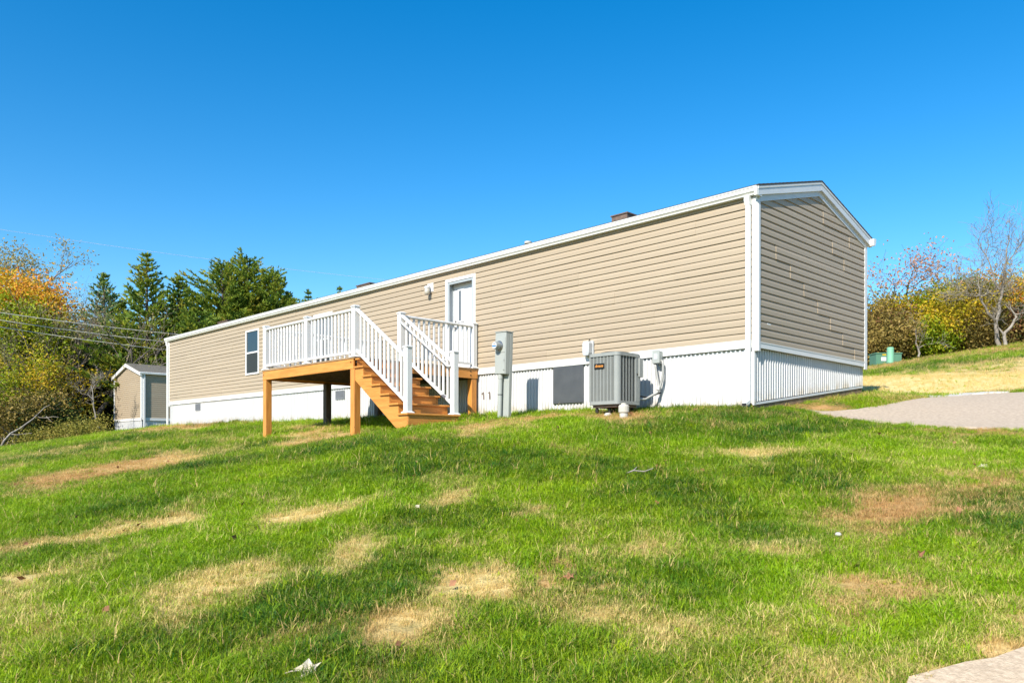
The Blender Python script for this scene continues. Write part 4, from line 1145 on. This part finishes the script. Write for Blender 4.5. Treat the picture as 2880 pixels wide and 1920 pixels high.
def conifer(name, label, base, height, radius, lm, seed, group=None, taper=.85, low=.08, dens=1.0, size=.36, blunt=0.0):
    rr = random.Random(seed); B = Vector(base)
    o = thing(name, label, 'tree', base, group)
    mb = MB(); mb.tube([B+Vector((0, 0, -.2)), B+Vector((.05, .03, height*.5)), B+Vector((0, 0, height))], [height*.018, height*.011, .02], 7, cap=False)
    lb = MB(); z = height*low; vs, fs = lb.v, lb.f
    def spray(c, d, s_):
        for _ in range(4):
            a = (d + Vector((rr.gauss(0, .5), rr.gauss(0, .5), rr.gauss(0, .4)+.25))).normalized()
            b = a.orthogonal().normalized(); b = (b*math.cos(t := rr.random()*6.28) + a.cross(b)*math.sin(t))
            L = s_*rr.uniform(.7, 1.3); W_ = L*.34; k0 = len(vs)
            vs.extend([tuple(c-a*L*.1), tuple(c+a*L*.45+b*W_*.5), tuple(c+a*L), tuple(c+a*L*.45-b*W_*.5)]); fs.append((k0, k0+1, k0+2, k0+3))
    while z < height*.985:
        f = z/height
        Rm_ = radius*1.32*((1-f)**taper*(1-blunt) + blunt*math.sqrt(max(0, 1-f**3)))*(1 if f > .15 else .6+f*2.6)
        nbr = max(5, int(8*dens))
        ph = rr.random()*6.28
        for k in range(nbr):
            a = ph+k*6.283/nbr+rr.uniform(-.35, .35)
            L = max(.15, Rm_*rr.choice((rr.uniform(.5, .9), rr.uniform(.8, 1.3)))*(1+.28*math.sin(a*2+seed+z*.9)))
            el0 = rr.uniform(-.12, .18)+.35*f
            d = Vector((math.cos(a), math.sin(a), math.tan(el0))).normalized()
            pts = [B+Vector((0, 0, z))]; q = pts[0].copy(); ns = 4
            for i in range(ns):
                d = (d+Vector((rr.gauss(0, .08), rr.gauss(0, .08), .07))).normalized(); q = q+d*(L/ns); pts.append(q.copy())
            mb.tube(pts, [.035*(1-f)+.012]*1+[.02, .015, .01, .006], 3, cap=False)
            m_ = max(3, int(L/.115*dens))
            for i in range(m_):
                t = .22+.78*(i+rr.random())/m_; kk = min(t*ns, ns-.001); ii = int(kk); c_ = pts[ii].lerp(pts[ii+1], kk-ii)
                sd_ = Vector((-d.y, d.x, 0))*rr.choice((-1, 1))*rr.uniform(0, .8)
                spray(c_ + sd_*L*.16*rr.random(), (d+sd_*.7).normalized(), size*(.75+.5*rr.random())*(.6+.5*(1-f)))
        z += height*.028*rr.uniform(.8, 1.25)/max(.7, dens)
    for _ in range(6): spray(B+Vector((0, 0, height*.97)), Vector((0, 0, 1)), size*.8)
    part('trunk', mb, M['bark'], o, smooth=True, fix=False)
    part('crown', lb, lm, o, fix=False)
    return o

L_pine = leaf_mat('pine_needles', [(0.065, 0.135, 0.03), (0.15, 0.24, 0.032), (0.3, 0.35, 0.035), (0.46, 0.36, 0.065)], .4)
L_pine2 = leaf_mat('blue_pine_needles', [(0.06, 0.145, 0.075), (0.11, 0.22, 0.08), (0.22, 0.31, 0.055), (0.36, 0.33, 0.06)], .4)
L_gold = leaf_mat('golden_leaves', [(0.16, 0.19, 0.012), (0.4, 0.33, 0.015), (0.62, 0.45, 0.025), (0.75, 0.42, 0.04)], .4)
L_orange = leaf_mat('orange_leaves', [(0.3, 0.34, 0.02), (0.58, 0.44, 0.03), (0.78, 0.36, 0.045), (0.74, 0.24, 0.06)], .4)
L_lime = leaf_mat('yellow_green_leaves', [(0.08, 0.16, 0.01), (0.2, 0.29, 0.012), (0.38, 0.4, 0.016), (0.58, 0.48, 0.03)], .4)
L_weed = leaf_mat('goldenrod_leaves', [(.10,.12,.02),(.20,.20,.03),(.32,.27,.05),(.42,.33,.08)], .35)
L_olive = leaf_mat('olive_brown_leaves', [(0.085, 0.09, 0.018), (0.19, 0.15, 0.034), (0.32, 0.23, 0.06), (0.42, 0.29, 0.09)], .3)
L_brown = leaf_mat('russet_leaves', [(.13, .075, .035), (.20, .11, .05), (.27, .13, .06), (.33, .14, .06)], .3)
L_pale = leaf_mat('pale_straw_leaves', [(.22, .21, .09), (.33, .29, .12), (.42, .36, .16), (.45, .33, .10)], .4)
L_pink = leaf_mat('peach_leaves', [(.40, .24, .16), (.52, .30, .18), (.58, .28, .13), (.50, .20, .10)], .4)
L_twig = leaf_mat('withered_grey_leaves', [(.16,.12,.10),(.22,.16,.12),(.28,.19,.12),(.30,.16,.10)], .3)
L_dark = leaf_mat('dark_green_leaves', [(0.016, 0.039, 0.013), (0.029, 0.065, 0.016), (0.065, 0.098, 0.018), (0.156, 0.156, 0.026)], .3)

def ztop(px_y, D): return CAM_POS.z + (PY-px_y)/FPX*D
def place(px, D, top):
    g = ground_at(px, D); return g, ztop(top, D)-g.z
def bl(name, label, px, D, top, lm, bark, seed, **k):
    g, h_ = place(px, D, top); return broadleaf(name, label, k.pop('cat', 'tree'), g, h_, lm, bark, seed, **k)
def cf(label, px, D, top, rad, lm, seed, **k):
    g, h_ = place(px, D, top); return conifer('pine_tree', label, g, h_, rad, lm, seed, **k)
GL, GR = 'trees beyond the left lawn', 'trees along the right hillside'
# left wood, far to near
bl('deciduous_tree', 'tall pale yellow tree rising behind the orange maple at the left edge', 28, 60, 690, L_pale, M['greybark'], 101, lsize=.19, per=4, spread=.4, width=.5, group=GL, first=.6, bend=.1, keep=.6, blobs=[(0,0,14.3,1.5,110),(-1.4,-1.3,13.4,1.6,110),(1.1,1.1,13.3,1.4,100),(.2,.2,12.2,1.8,110),(1.5,1.5,11.9,1.2,80),(-2.2,-2.2,11.4,1.8,110),(.6,.6,10.8,1.6,90)])
bl('bare_tree', 'bare purple grey tree standing right of the tall pale tree', 112, 58, 745, L_twig, M['greybark'], 102, lsize=.12, per=1, spread=.3, keep=.5, width=.62, group=GL, kids=5)
bl('bare_tree', 'slender leafless tree between the maple and the pines', 168, 55, 760, L_twig, M['greybark'], 103, lsize=.12, per=1, keep=.25, width=.6, group=GL, kids=5)
bl('bare_tree', 'grey twiggy tree with a few straw leaves left of the pines', 228, 47.5, 790, L_pale, M['greybark'], 104, lsize=.13, per=1, keep=.5, width=.55, group=GL, kids=5, stems=4)
bl('bare_tree', 'brown thicket tree just right of the golden maple', 125, 54, 850, L_brown, M['greybark'], 105, lsize=.13, per=1, keep=.7, width=.6, group=GL, kids=5, stems=4)
bl('bare_tree', 'tangle of thin grey stems in the middle of the left thicket', 185, 47, 850, L_pale, M['greybark'], 111, lsize=.13, per=1, keep=.3, width=.55, group=GL, kids=4, stems=4)
bl('bare_tree', 'pale leafless stems low in front of the left thicket', 110, 44, 960, L_pale, M['greybark'], 112, lsize=.13, per=1, keep=.3, width=.55, group=GL, kids=3, stems=4)
bl('maple_tree', 'broad maple, orange on top and yellow green below, at the left edge', 22, 48, 782, L_orange, M['bark'], 106, lsize=.2, per=7, spread=.4, width=.5, group=GL, first=.75, bend=.08, keep=.4, blobs=[(0,0,9.5,1.5,170),(-1.2,-1.2,9.2,1.6,170),(1.1,1.1,9.0,1.4,170),(.4,-.4,8.2,1.6,170),(-2,-2,8.2,1.6,170),(1.9,1.9,8.1,1.3,150),(.9,.7,7.4,1.5,150)])
bl('maple_tree', 'rounded yellow green maple in front of the orange crown', 66, 46.5, 835, L_lime, M['bark'], 107, lsize=.2, per=5, spread=.4, width=.5, group=GL, first=.35, bend=.08, blobs=[(0,0,7.6,1.3,150),(.9,.8,6.9,1.3,150),(-1.0,-1.0,6.9,1.5,170),(.3,-.6,6.2,1.5,170),(1.4,1.4,5.8,1.3,150),(-1.7,-1.7,5.6,1.5,150),(.6,-.2,4.9,1.4,150),(-.8,-1,4.4,1.3,120)])
cf('bluish pine at the left end of the pine row', 292, 54, 765, 3.2, L_pine2, 201, group=GL)
cf('tallest pointed pine in the row behind the neighbouring building', 412, 50, 712, 3.3, L_pine, 202, group=GL, taper=.8)
cf('dark bushy pine at the foot of the tallest pine', 345, 54, 850, 2.6, L_pine, 203, group=GL)
cf('narrow pine with rusty tips right of the tallest pine', 502, 52, 775, 2.6, L_pine, 204, group=GL)
cf('low pine filling the gap above the roof corner', 560, 50, 880, 2.8, L_pine, 205, group=GL, blunt=.3)
cf('left crown of the big rounded pine clump above the roof', 625, 57, 742, 4.0, L_pine, 206, group=GL, blunt=.45, dens=1.15)
cf('middle crown of the big rounded pine clump above the roof', 695, 58, 728, 4.0, L_pine, 207, group=GL, blunt=.4, dens=1.15)
cf('right crown of the big rounded pine clump above the roof', 765, 58, 757, 3.3, L_pine, 208, group=GL, blunt=.35, dens=1.1)
cf('small dark pine right of the rounded pine clump', 810, 60, 822, 2.4, L_pine2, 209, group=GL, blunt=.2)
cf('tiny pine top right of the pine clump, just over the gutter', 866, 64, 812, 1.5, L_pine2, 210, group=GL)
cf('rightmost tiny pine tip showing over the gutter', 955, 68, 803, 1.2, L_pine2, 211, group=GL)
# left understorey
UB = [(285, 51, 870, L_lime, 'yellow green sapling left of the pines'), (12, 43, 1000, L_lime, 'lime green bush at the left edge under the maple'), (95, 44, 985, L_gold, 'golden bush below the cables'),
      (140, 50, 985, L_olive, 'olive brown shrub in the middle of the thicket'), (205, 50, 985, L_olive, 'tangled olive shrub left of the neighbouring building'), (300, 52, 985, L_lime, 'lime leaved shrub behind the neighbouring gable'),
      (55, 41, 1100, L_olive, 'low brown shrub at the foot of the left thicket'), (130, 41.5, 1130, L_dark, 'dark leafy shrub in the thicket shade'), (240, 54, 1000, L_olive, 'bronze shrub just left of the neighbouring gable'),
      (380, 58, 960, L_gold, 'golden shrub behind the neighbouring roof'), (450, 56, 985, L_olive, 'brownish shrub peeping over the neighbouring roof')]
for i, (px, D, top, lm, lab) in enumerate(UB):
    bl('shrub', lab, px, D, top, lm, M['greybark'], 300+i, lsize=.15, per=9, spread=.35, width=.6, stems=4, maxlev=2, kids=4, cat='shrub', group='shrubs of the left thicket', first=.05, trunk_r=.04)
# pale fallen branches and young trunk in front of the thicket
def poly_tree(name, label, cat, limbs, mt, group=None, twigs=0, seed=0, lm=None, lsize=.18, TWL=.8):
    rr = random.Random(seed); pts0 = [at_px(*q[:2], q[2]) for q in limbs[0][0]]
    base = pts0[0]
    o = thing(name, label, cat, base, group); mb = MB(); T = Tree(seed); T.mb = mb
    for pl, r0, r1 in limbs:
        P_ = [at_px(*q) for q in pl]; n_ = len(P_)
        # smooth a little by subdividing
        Q = []
        for i in range(n_-1):
            for t in (0, .5): 
                v = P_[i].lerp(P_[i+1], t); 
                if t: v += Vector((rr.gauss(0, .04), rr.gauss(0, .04), rr.gauss(0, .04)))
                Q.append(v)
        Q.append(P_[-1]); k_ = len(Q)
        mb.tube(Q, [r0+(r1-r0)*i/(k_-1) for i in range(k_)], 7, cap=False)
        for _ in range(twigs):
            i = rr.randint(k_//3, k_-1); d = (Q[i]-Q[max(0, i-1)]).normalized() if i else Vector((0, 0, 1))
            nd = d*.6+Vector((rr.gauss(0, .6), rr.gauss(0, .6), rr.gauss(.35, .4)))
            T.limb(Q[i], nd, TWL*rr.uniform(.7, 1.3), max(.012, r1*.6), 1, 3, .25, 3, .15, None, .62)
    part('trunk', mb, mt, o, smooth=True, fix=False)
    if lm and T.tips:
        part('crown', leaves(T.tips, lsize, rr, 1, .2), lm, o, fix=False)
    return o
poly_tree('sapling', 'thin pale sapling leaning before the dark thicket by the gable', 'tree', [([(278, 1205, 42), (268, 1165, 42), (262, 1120, 42), (256, 1085, 42)], .05, .02), ([(262, 1125, 42), (245, 1112, 42), (228, 1108, 42)], .02, .01), ([(258, 1100, 42), (272, 1078, 42)], .02, .01)], M['palebark'], GL, 3, 5)
poly_tree('fallen_branch', 'pale forked dead branch leaning out of the left thicket', 'branch', [([(2, 1258, 38.5), (30, 1220, 39), (75, 1192, 39.5), (110, 1162, 40), (140, 1140, 40)], .06, .015), ([(98, 1168, 40), (130, 1176, 40), (165, 1174, 40)], .025, .01), ([(130, 1172, 40), (147, 1188, 40)], .02, .008), ([(32, 1222, 39), (60, 1222, 39), (90, 1219, 39)], .025, .01)], M['palebark'], None, 0, 6)

# right hillside
bl('hardwood_tree', 'bare tree with a few peach leaves just right of the long home', 2540, 44, 700, L_pink, M['greybark'], 401, lsize=.14, per=2, keep=.7, spread=.3, width=.62, group=GR, kids=4, first=.55)
poly_tree('sycamore_tree', 'tall white barked leafless tree forking wide at the right edge', 'tree',
  [([(2812, 975, 37.5), (2803, 935, 37.5), (2800, 905, 37.5), (2811, 870, 37.5), (2815, 835, 37.5), (2818, 800, 37.5), (2822, 760, 37.5), (2830, 700, 37.5), (2838, 660, 37.5)], 0.105, 0.018),
   ([(2800, 905, 37.5), (2778, 880, 37.3), (2762, 850, 37.2), (2754, 825, 37), (2750, 800, 37), (2748, 770, 37)], 0.068, 0.018),
   ([(2754, 828, 37), (2740, 832, 37), (2726, 828, 37)], 0.031, 0.012), ([(2758, 832, 37), (2780, 822, 37), (2800, 826, 37)], 0.028, 0.012),
   ([(2816, 815, 37.5), (2802, 800, 37.7), (2794, 775, 38), (2785, 745, 38), (2772, 715, 38), (2758, 680, 38)], 0.056, 0.015),
   ([(2824, 745, 37.5), (2850, 715, 37.5), (2868, 690, 37.6)], 0.031, 0.012)], M['palebark'], GR, 8, 12, TWL=1.5)
poly_tree('sapling', 'small white trunk bending beside the forked white tree', 'tree', [([(2828, 970, 37), (2824, 945, 37), (2836, 925, 37), (2850, 905, 37), (2858, 890, 37), (2846, 872, 37), (2841, 855, 37)], .09, .025), ([(2824, 945, 37), (2812, 925, 37), (2806, 912, 37)], .05, .03), ([(2852, 882, 37), (2870, 880, 37), (2884, 882, 37)], .04, .02)], M['palebark'], GR, 2, 13)
poly_tree('sapling', 'short white trunk at the foot of the yellow shrubs', 'tree', [([(2583, 1002, 38.5), (2581, 975, 38.5), (2578, 950, 38.5), (2574, 925, 38.5)], .055, .02), ([(2582, 982, 38.5), (2592, 972, 38.5), (2602, 967, 38.5)], .025, .01)], M['palebark'], GR, 2, 14)
poly_tree('sapling', 'thin pale stem among the olive shrubs behind the green cabinet', 'tree', [([(2562, 972, 40), (2554, 945, 40), (2553, 920, 40), (2548, 905, 40)], .05, .02)], M['palebark'], GR, 2, 15)
RB = [(2452, 41, 835, L_olive, 'olive shrub peeping out behind the home corner'), (2490, 42, 860, L_brown, 'brownish shrub behind the green cabinet'), (2545, 41, 830, L_gold, 'tall golden shrub right of the green cabinet'),
      (2590, 42, 815, L_lime, 'yellow green shrub in the middle of the hillside row'), (2640, 41.5, 830, L_gold, 'golden shrub left of the green hillside tree'), (2625, 39.5, 910, L_lime, 'low lime shrub at the edge of the grass'),
      (2690, 43, 795, L_pine, 'green leafy tree in the hillside row'), (2740, 43.5, 790, L_pine, 'deep green tree left of the forked white tree'), (2705, 40, 900, L_olive, 'low olive shrub below the green trees'),
      (2770, 42, 800, L_olive, 'brown shrub behind the forked white tree'), (2760, 40, 890, L_olive, 'low brown shrub left of the forked white trunk'), (2850, 44, 765, L_orange, 'orange leaved tree at the right edge'),
      (2880, 41, 860, L_dark, 'dark green shrub low at the right edge'), (2835, 41, 870, L_brown, 'russet shrub behind the bending white trunk'), (2920, 43, 760, L_gold, 'golden tree cut by the right edge'),
      (2665, 46, 800, L_olive, 'olive tree rising behind the golden shrub'), (2470, 40.5, 945, L_olive, 'low olive bush hard by the home corner')]
for i, (px, D, top, lm, lab) in enumerate(RB):
    bl('shrub' if 'shrub' in lab or 'bush' in lab else 'hillside_tree', lab, px, D, top, lm, M['greybark'], 500+i, lsize=.15, per=13, spread=.38, width=.6, stems=4, maxlev=2, kids=4, cat='shrub' if 'shrub' in lab or 'bush' in lab else 'tree', group='shrubs along the right hillside', first=.04, trunk_r=.045)

# masses nobody could count: undergrowth, weeds at the lawn's edge and the far woods
def mass(name, label, boxes, lm, seed, size, dens):
    rr = random.Random(seed); pts = []
    for (pxa, pxb, Da, Db, ta, tb, n_) in boxes:
        for _ in range(n_):
            px = rr.uniform(pxa, pxb); D = rr.uniform(Da, Db); g = ground_at(px, D)
            f = (px-pxa)/(pxb-pxa); zt_ = ztop(ta+(tb-ta)*f, D)
            zz = g.z + (zt_-g.z)*rr.random()**1.0*rr.uniform(.6, 1.05)
            pts.append((Vector((g.x, g.y, max(zz, g.z+.05))), Vector((0, 0, 1))))
    o = part(name, leaves(pts, size, rr, dens, .3), lm, None, fix=False)
    o['kind'] = 'stuff'; o['label'] = label; o['category'] = 'plants'
    return o
mass('undergrowth', 'dense dark undergrowth below the left trees', [(-220, 210, 44, 50, 1040, 1080, 2200), (-220, 480, 50, 56, 980, 980, 3000)], L_dark, 601, .24, 7)
mass('thicket', 'tangled brown and gold thicket leaves under the left trees', [(-200, 190, 43, 48, 930, 1000, 1500), (-200, 320, 50, 53, 880, 960, 1300)], L_olive, 602, .15, 6)
mass('goldenrod_weeds', 'yellow green weeds along the edge of the left lawn', [(50, 290, 39.0, 41.5, 1225, 1172, 1900)], L_weed, 603, .11, 4)
mass('far_woods', 'distant mixed woods closing the view behind the trees', [(-400, 700, 66, 80, 950, 900, 5200)], L_dark, 604, .4, 5)
mass('hillside_woods', 'brown and olive woods rising behind the right hillside', [(2380, 3100, 48, 60, 845, 770, 6000)], L_olive, 605, .24, 5)
mass('hillside_undergrowth', 'leafy undergrowth at the foot of the hillside shrubs', [(2400, 3050, 40, 46, 930, 880, 3600)], L_olive, 606, .16, 5)
# weed under the stairs
wg = thing('weed', 'straggly dark leafed weed growing against the skirting under the stairs', 'plant', (-8.35, -.35, -.97))
rr = random.Random(9); T = Tree(9)
for k in range(4): T.limb((-8.35+rr.gauss(0, .1), -.35, -1.0), (rr.gauss(0, .3), rr.gauss(0, .2), 1), .55, .008, 1, 2, .25, 3, .2)
part('stem', T.mb, M['greybark'], wg, fix=False); part('foliage', leaves(T.tips, .07, rr, 2, .05), L_dark, wg, fix=False)

# ------------------------------------------------------------------ small things in the grass
def maple_leaf(name, label, x, y, size, mt, tilt, seed):
    rr = random.Random(seed); c = Vector((x, y, h1(x, y)+.035)); n_ = 15; mb = MB(); vs = [(0, 0, 0)]
    for k in range(n_):
        t = 2*math.pi*k/n_; r_ = size*(1.0 if k % 3 == 0 else .62 if k % 3 == 1 else .55)*rr.uniform(.85, 1.1); vs.append((r_*math.cos(t), r_*math.sin(t), size*.25*rr.uniform(-.3, 1)))
    q = Vector((0, 0, 1)).rotation_difference(Vector((tilt[0], tilt[1], 1)).normalized())
    mb.add([c+q @ Vector(v) for v in vs], [(0, 1+k, 1+(k+1) % n_) for k in range(n_)])
    mb.tube([c, c+q @ Vector((-size*.7, -size*.9, size*.1)), c+q @ Vector((-size*1.0, -size*1.4, 0))], .0025, 5)
    return tag(part(name, mb, mt, None, fix=False), label, 'leaf', 'leaves dropped on the lawn')
maple_leaf('dead_leaf', 'large pale dried leaf in the grass at the bottom of the picture', 2.73, -9.31, .068, M['leafpale'], (.5, -.6), 1)
maple_leaf('dead_leaf', 'pale curled leaf in the grass near the right edge', 3.76, -2.48, .05, M['leafpale'], (.3, -.5), 2)
maple_leaf('dead_leaf', 'rusty leaf in the small worn spot near the lawn centre', 2.85, -7.6, .04, M['leafbrown'], (.2, -.5), 3)
maple_leaf('dead_leaf', 'small pale leaf above the big straw patch in mid lawn', .62, -7.05, .035, M['leafpale'], (.2, -.6), 4)
st = MB(); c = Vector((3.74, -5.82, h1(3.74, -5.82)+.02)); st.lathe(c, [(.008, 0), (.020, .008), (.022, .017), (.012, .028)], 9)
tag(part('stone', st, M['stone'], None, smooth=True), 'small white stone in the grass right of the lawn centre', 'stone')
mb = MB(); mb.tube([(1.38, -5.10, h1(1.38, -5.10)+.05), (1.43, -5.06, h1(1.43, -5.06)+.075), (1.50, -4.98, h1(1.5, -4.98)+.06), (1.54, -4.89, h1(1.54, -4.89)+.08)], [.008, .007, .006, .004], 6)
mb.tube([(1.43, -5.06, h1(1.43, -5.06)+.075), (1.41, -4.98, h1(1.41, -4.98)+.09)], [.006, .004], 5)
tag(part('dead_twig', mb, M['stick'], None), 'pale broken twig lying on the lawn below the air conditioner', 'twig')

rr = random.Random(44); pts = []
for _ in range(90):
    D = math.sqrt(rr.uniform(9, 190)); u = rr.uniform(-.64, .64); q = CAM_POS + fwd*D + rgt*(u*D)
    if inpoly(np.array(q.x), np.array(q.y), DRIVE) or q.y > -.3: continue
    pts.append((Vector((q.x, q.y, h1(q.x, q.y)+.045)), Vector((0, 0, 1))))
o = part('leaf_litter', leaves(pts, .055, rr, 1, .01, .8, 0), M['leafbrown'], None, fix=False)
o['kind'] = 'stuff'; o['label'] = 'small brown leaf scraps strewn over the lawn'; o['category'] = 'leaves'

# ------------------------------------------------------------------ grass (blades as instances)
bm_ = bpy.data.materials.new('grass_blade')
bm_.use_nodes = True
n, l = bm_.node_tree.nodes, bm_.node_tree.links
p = n['Principled BSDF']; p.inputs['Roughness'].default_value = .5; p.inputs['Specular IOR Level'].default_value = .3
def inst(nm):
    a = n.new('ShaderNodeAttribute'); a.attribute_type = 'INSTANCER'; a.attribute_name = nm; return a.outputs['Fac']
geo = n.new('ShaderNodeNewGeometry')
rp = n.new('ShaderNodeMath'); rp.operation = 'MULTIPLY_ADD'; rp.inputs[1].default_value = .68; rp.inputs[2].default_value = -.38
l.new(geo.outputs['Random Per Island'], rp.inputs[0])
dd = n.new('ShaderNodeMath'); dd.operation = 'ADD'; dd.use_clamp = True
l.new(inst('dry'), dd.inputs[0]); l.new(rp.outputs[0], dd.inputs[1])
cr = n.new('ShaderNodeMapRange'); cr.inputs[1].default_value, cr.inputs[2].default_value = .19, .80; cr.interpolation_type = 'SMOOTHSTEP'
l.new(dd.outputs[0], cr.inputs[0])
rnd_ = n.new('ShaderNodeMath'); rnd_.operation = 'MULTIPLY'; rnd_.inputs[1].default_value = .8
l.new(inst('hue'), rnd_.inputs[0])
c = turf_colour(n, l, cr.outputs[0], inst('red'), inst('tone'), rnd_.outputs[0], True)
l.new(c, p.inputs['Base Color'])
tr = n.new('ShaderNodeBsdfTranslucent'); l.new(c, tr.inputs[0])
ms = n.new('ShaderNodeMixShader'); ms.inputs[0].default_value = .34
l.new(p.outputs[0], ms.inputs[1]); l.new(tr.outputs[0], ms.inputs[2]); l.new(ms.outputs[0], n['Material Output'].inputs[0])

def clump(seed, nb_, rad, hgt, wid, flat=0.0):
    rr = random.Random(seed); vs, fs = [], []
    for _ in range(nb_):
        a = rr.random()*6.283; r_ = rad*math.sqrt(rr.random()); x, y = r_*math.cos(a), r_*math.sin(a)
        L = hgt*rr.uniform(.55, 1.25); th = rr.random()*6.283; lean = rr.uniform(.15, .95)+flat
        d = Vector((math.cos(th)*lean, math.sin(th)*lean, 1)).normalized(); s_ = Vector((-math.sin(th), math.cos(th), 0)); w_ = wid*rr.uniform(.7, 1.3)
        m1 = Vector((x, y, 0))+d*L*.55; d2 = (d+Vector((math.cos(th)*.5, math.sin(th)*.5, -.35))).normalized(); tip = m1+d2*L*.55; b0 = Vector((x, y, -.012))
        o = len(vs); vs += [tuple(b0-s_*w_*.5), tuple(b0+s_*w_*.5), tuple(m1+s_*w_*.45), tuple(m1-s_*w_*.45), tuple(tip)]
        fs += [(o, o+1, o+2, o+3), (o+3, o+2, o+4)]
    me_ = bpy.data.meshes.new('grass_tuft'); me_.from_pydata(vs, [], fs); me_.materials.append(bm_)
    return bpy.data.objects.new('grass_tuft', me_)
gcol = bpy.data.collections.new('grass_tufts')
for i in range(5): gcol.objects.link(clump(900+i, 20, .055, .058, .0036))
gcol.objects.link(clump(950, 9, .03, .05, .013, .8))            # broad-leaved weed
gcol.objects.link(clump(960, 4, .03, .105, .0026))              # dead stalks

rs = np.random.default_rng(5)
def sample(D0, D1, dens, side=1.12):
    """random lawn points seen from the garden side, by distance from the photographer"""
    A = (D1*D1-D0*D0)*.5*(.74+1.12); N = int(A*dens)
    D = np.sqrt(rs.uniform(D0*D0, D1*D1, N)); u = rs.uniform(-.74, 1.12, N)
    x = CAM_POS.x + fwd.x*D + rgt.x*u*D; y = CAM_POS.y + fwd.y*D + rgt.y*u*D
    return x, y, D
xs_, ys_, ds_ = [], [], []
for D0, D1, dn in ((2.2, 4.5, 1500), (4.5, 7, 1050), (7, 10, 620), (10, 15, 330), (15, 22, 130), (22, 42, 42)):
    a, b, d = sample(D0, D1, dn); xs_.append(a); ys_.append(b); ds_.append(d)
x = np.concatenate(xs_); y = np.concatenate(ys_); D = np.concatenate(ds_)
ok = ~((x < -.03) & (x > XL) & (y > .02) & (y < 4.25)) & ~((x < NBX1) & (x > NBX0) & (y > NBY)) & ~inpoly(x, y, DRIVE) & ~inpoly(x, y, SLAB)
x, y, D = x[ok], y[ok], D[ok]
dry, red, tone = lawn(x, y)
near_drive = (x > -.3) & (x < 4.5) & (y > .2) & (y < 2.3)
thin = rs.uniform(0, 1, len(x)) < (1.05-.55*np.clip((dry-.55)/.45, 0, 1))
x, y, D, dry, red, tone, near_drive = x[thin], y[thin], D[thin], dry[thin], red[thin], tone[thin], near_drive[thin]
z = H(x, y) + np.where((np.abs(x) < 60) & (np.abs(y) < 60), .05*(vnoise(x, y, .9, 21, 2)-.5), 0)
N = len(x)
sc = (.66+.5*rs.uniform(0, 1, N))*np.clip(.75+D*.045, .8, 2.3)*(1.18-.55*dry)*(.85+.3*vnoise(x, y, 1.5, 301, 2))*(.55+.9*vnoise(x, y, 5.5, 311, 2))*np.where(near_drive, .6, 1)
var = rs.integers(0, 5, N)
wv = (vnoise(x, y, 1.1, 401, 2) > .58) & (rs.uniform(0, 1, N) < .15); var = np.where(wv, 5, var)
stalk = rs.uniform(0, 1, N) < .022; wv = wv & ~stalk; var = np.where(stalk, 6, var)
gme = bpy.data.meshes.new('lawn_grass')
gme.from_pydata(np.stack([x, y, z], -1).tolist(), [], [])
def fattr(nm, arr, tp='FLOAT'):
    a = gme.attributes.new(nm, tp, 'POINT'); a.data.foreach_set('value', arr.astype(np.int32 if tp == 'INT' else np.float32))
fattr('dry', np.where(stalk, 1, np.where(wv, 0, np.clip(dry+rs.normal(0, .16, N), 0, 1)))); fattr('red', red); fattr('tone', tone); fattr('hue', np.clip(rs.normal(.3, .28, N)+.5*(vnoise(x, y, .9, 501, 2)-.5)+np.where(wv, .5, 0), 0, 1)); fattr('size', sc); fattr('variant', var, 'INT')
ra = gme.attributes.new('turn', 'FLOAT_VECTOR', 'POINT')
ra.data.foreach_set('vector', np.stack([rs.normal(0, .18, N), rs.normal(0, .18, N), rs.uniform(0, 6.28, N)], -1).astype(np.float32).ravel())
gob = bpy.data.objects.new('lawn_grass', gme); COL.objects.link(gob)
gob['kind'] = 'stuff'; gob['label'] = 'patchy green and straw coloured lawn grass'; gob['category'] = 'grass'
ng = bpy.data.node_groups.new('grow_grass', 'GeometryNodeTree')
ng.interface.new_socket('Geometry', in_out='INPUT', socket_type='NodeSocketGeometry')
ng.interface.new_socket('Geometry', in_out='OUTPUT', socket_type='NodeSocketGeometry')
N_, L_ = ng.nodes, ng.links
gi, go_ = N_.new('NodeGroupInput'), N_.new('NodeGroupOutput')
ci = N_.new('GeometryNodeCollectionInfo'); ci.inputs['Collection'].default_value = gcol; ci.inputs['Separate Children'].default_value = True; ci.inputs['Reset Children'].default_value = True
iop = N_.new('GeometryNodeInstanceOnPoints'); iop.inputs['Pick Instance'].default_value = True
mtp = N_.new('GeometryNodeMeshToPoints')
def na(nm, tp):
    a = N_.new('GeometryNodeInputNamedAttribute'); a.data_type = tp; a.inputs['Name'].default_value = nm; return a.outputs[0]
L_.new(gi.outputs[0], mtp.inputs[0]); L_.new(mtp.outputs[0], iop.inputs['Points']); L_.new(ci.outputs[0], iop.inputs['Instance'])
L_.new(na('variant', 'INT'), iop.inputs['Instance Index'])
L_.new(na('turn', 'FLOAT_VECTOR'), iop.inputs['Rotation'])
L_.new(na('size', 'FLOAT'), iop.inputs['Scale'])
L_.new(iop.outputs[0], go_.inputs[0])
md = gob.modifiers.new('grow', 'NODES'); md.node_group = ng
print('grass tufts', N)
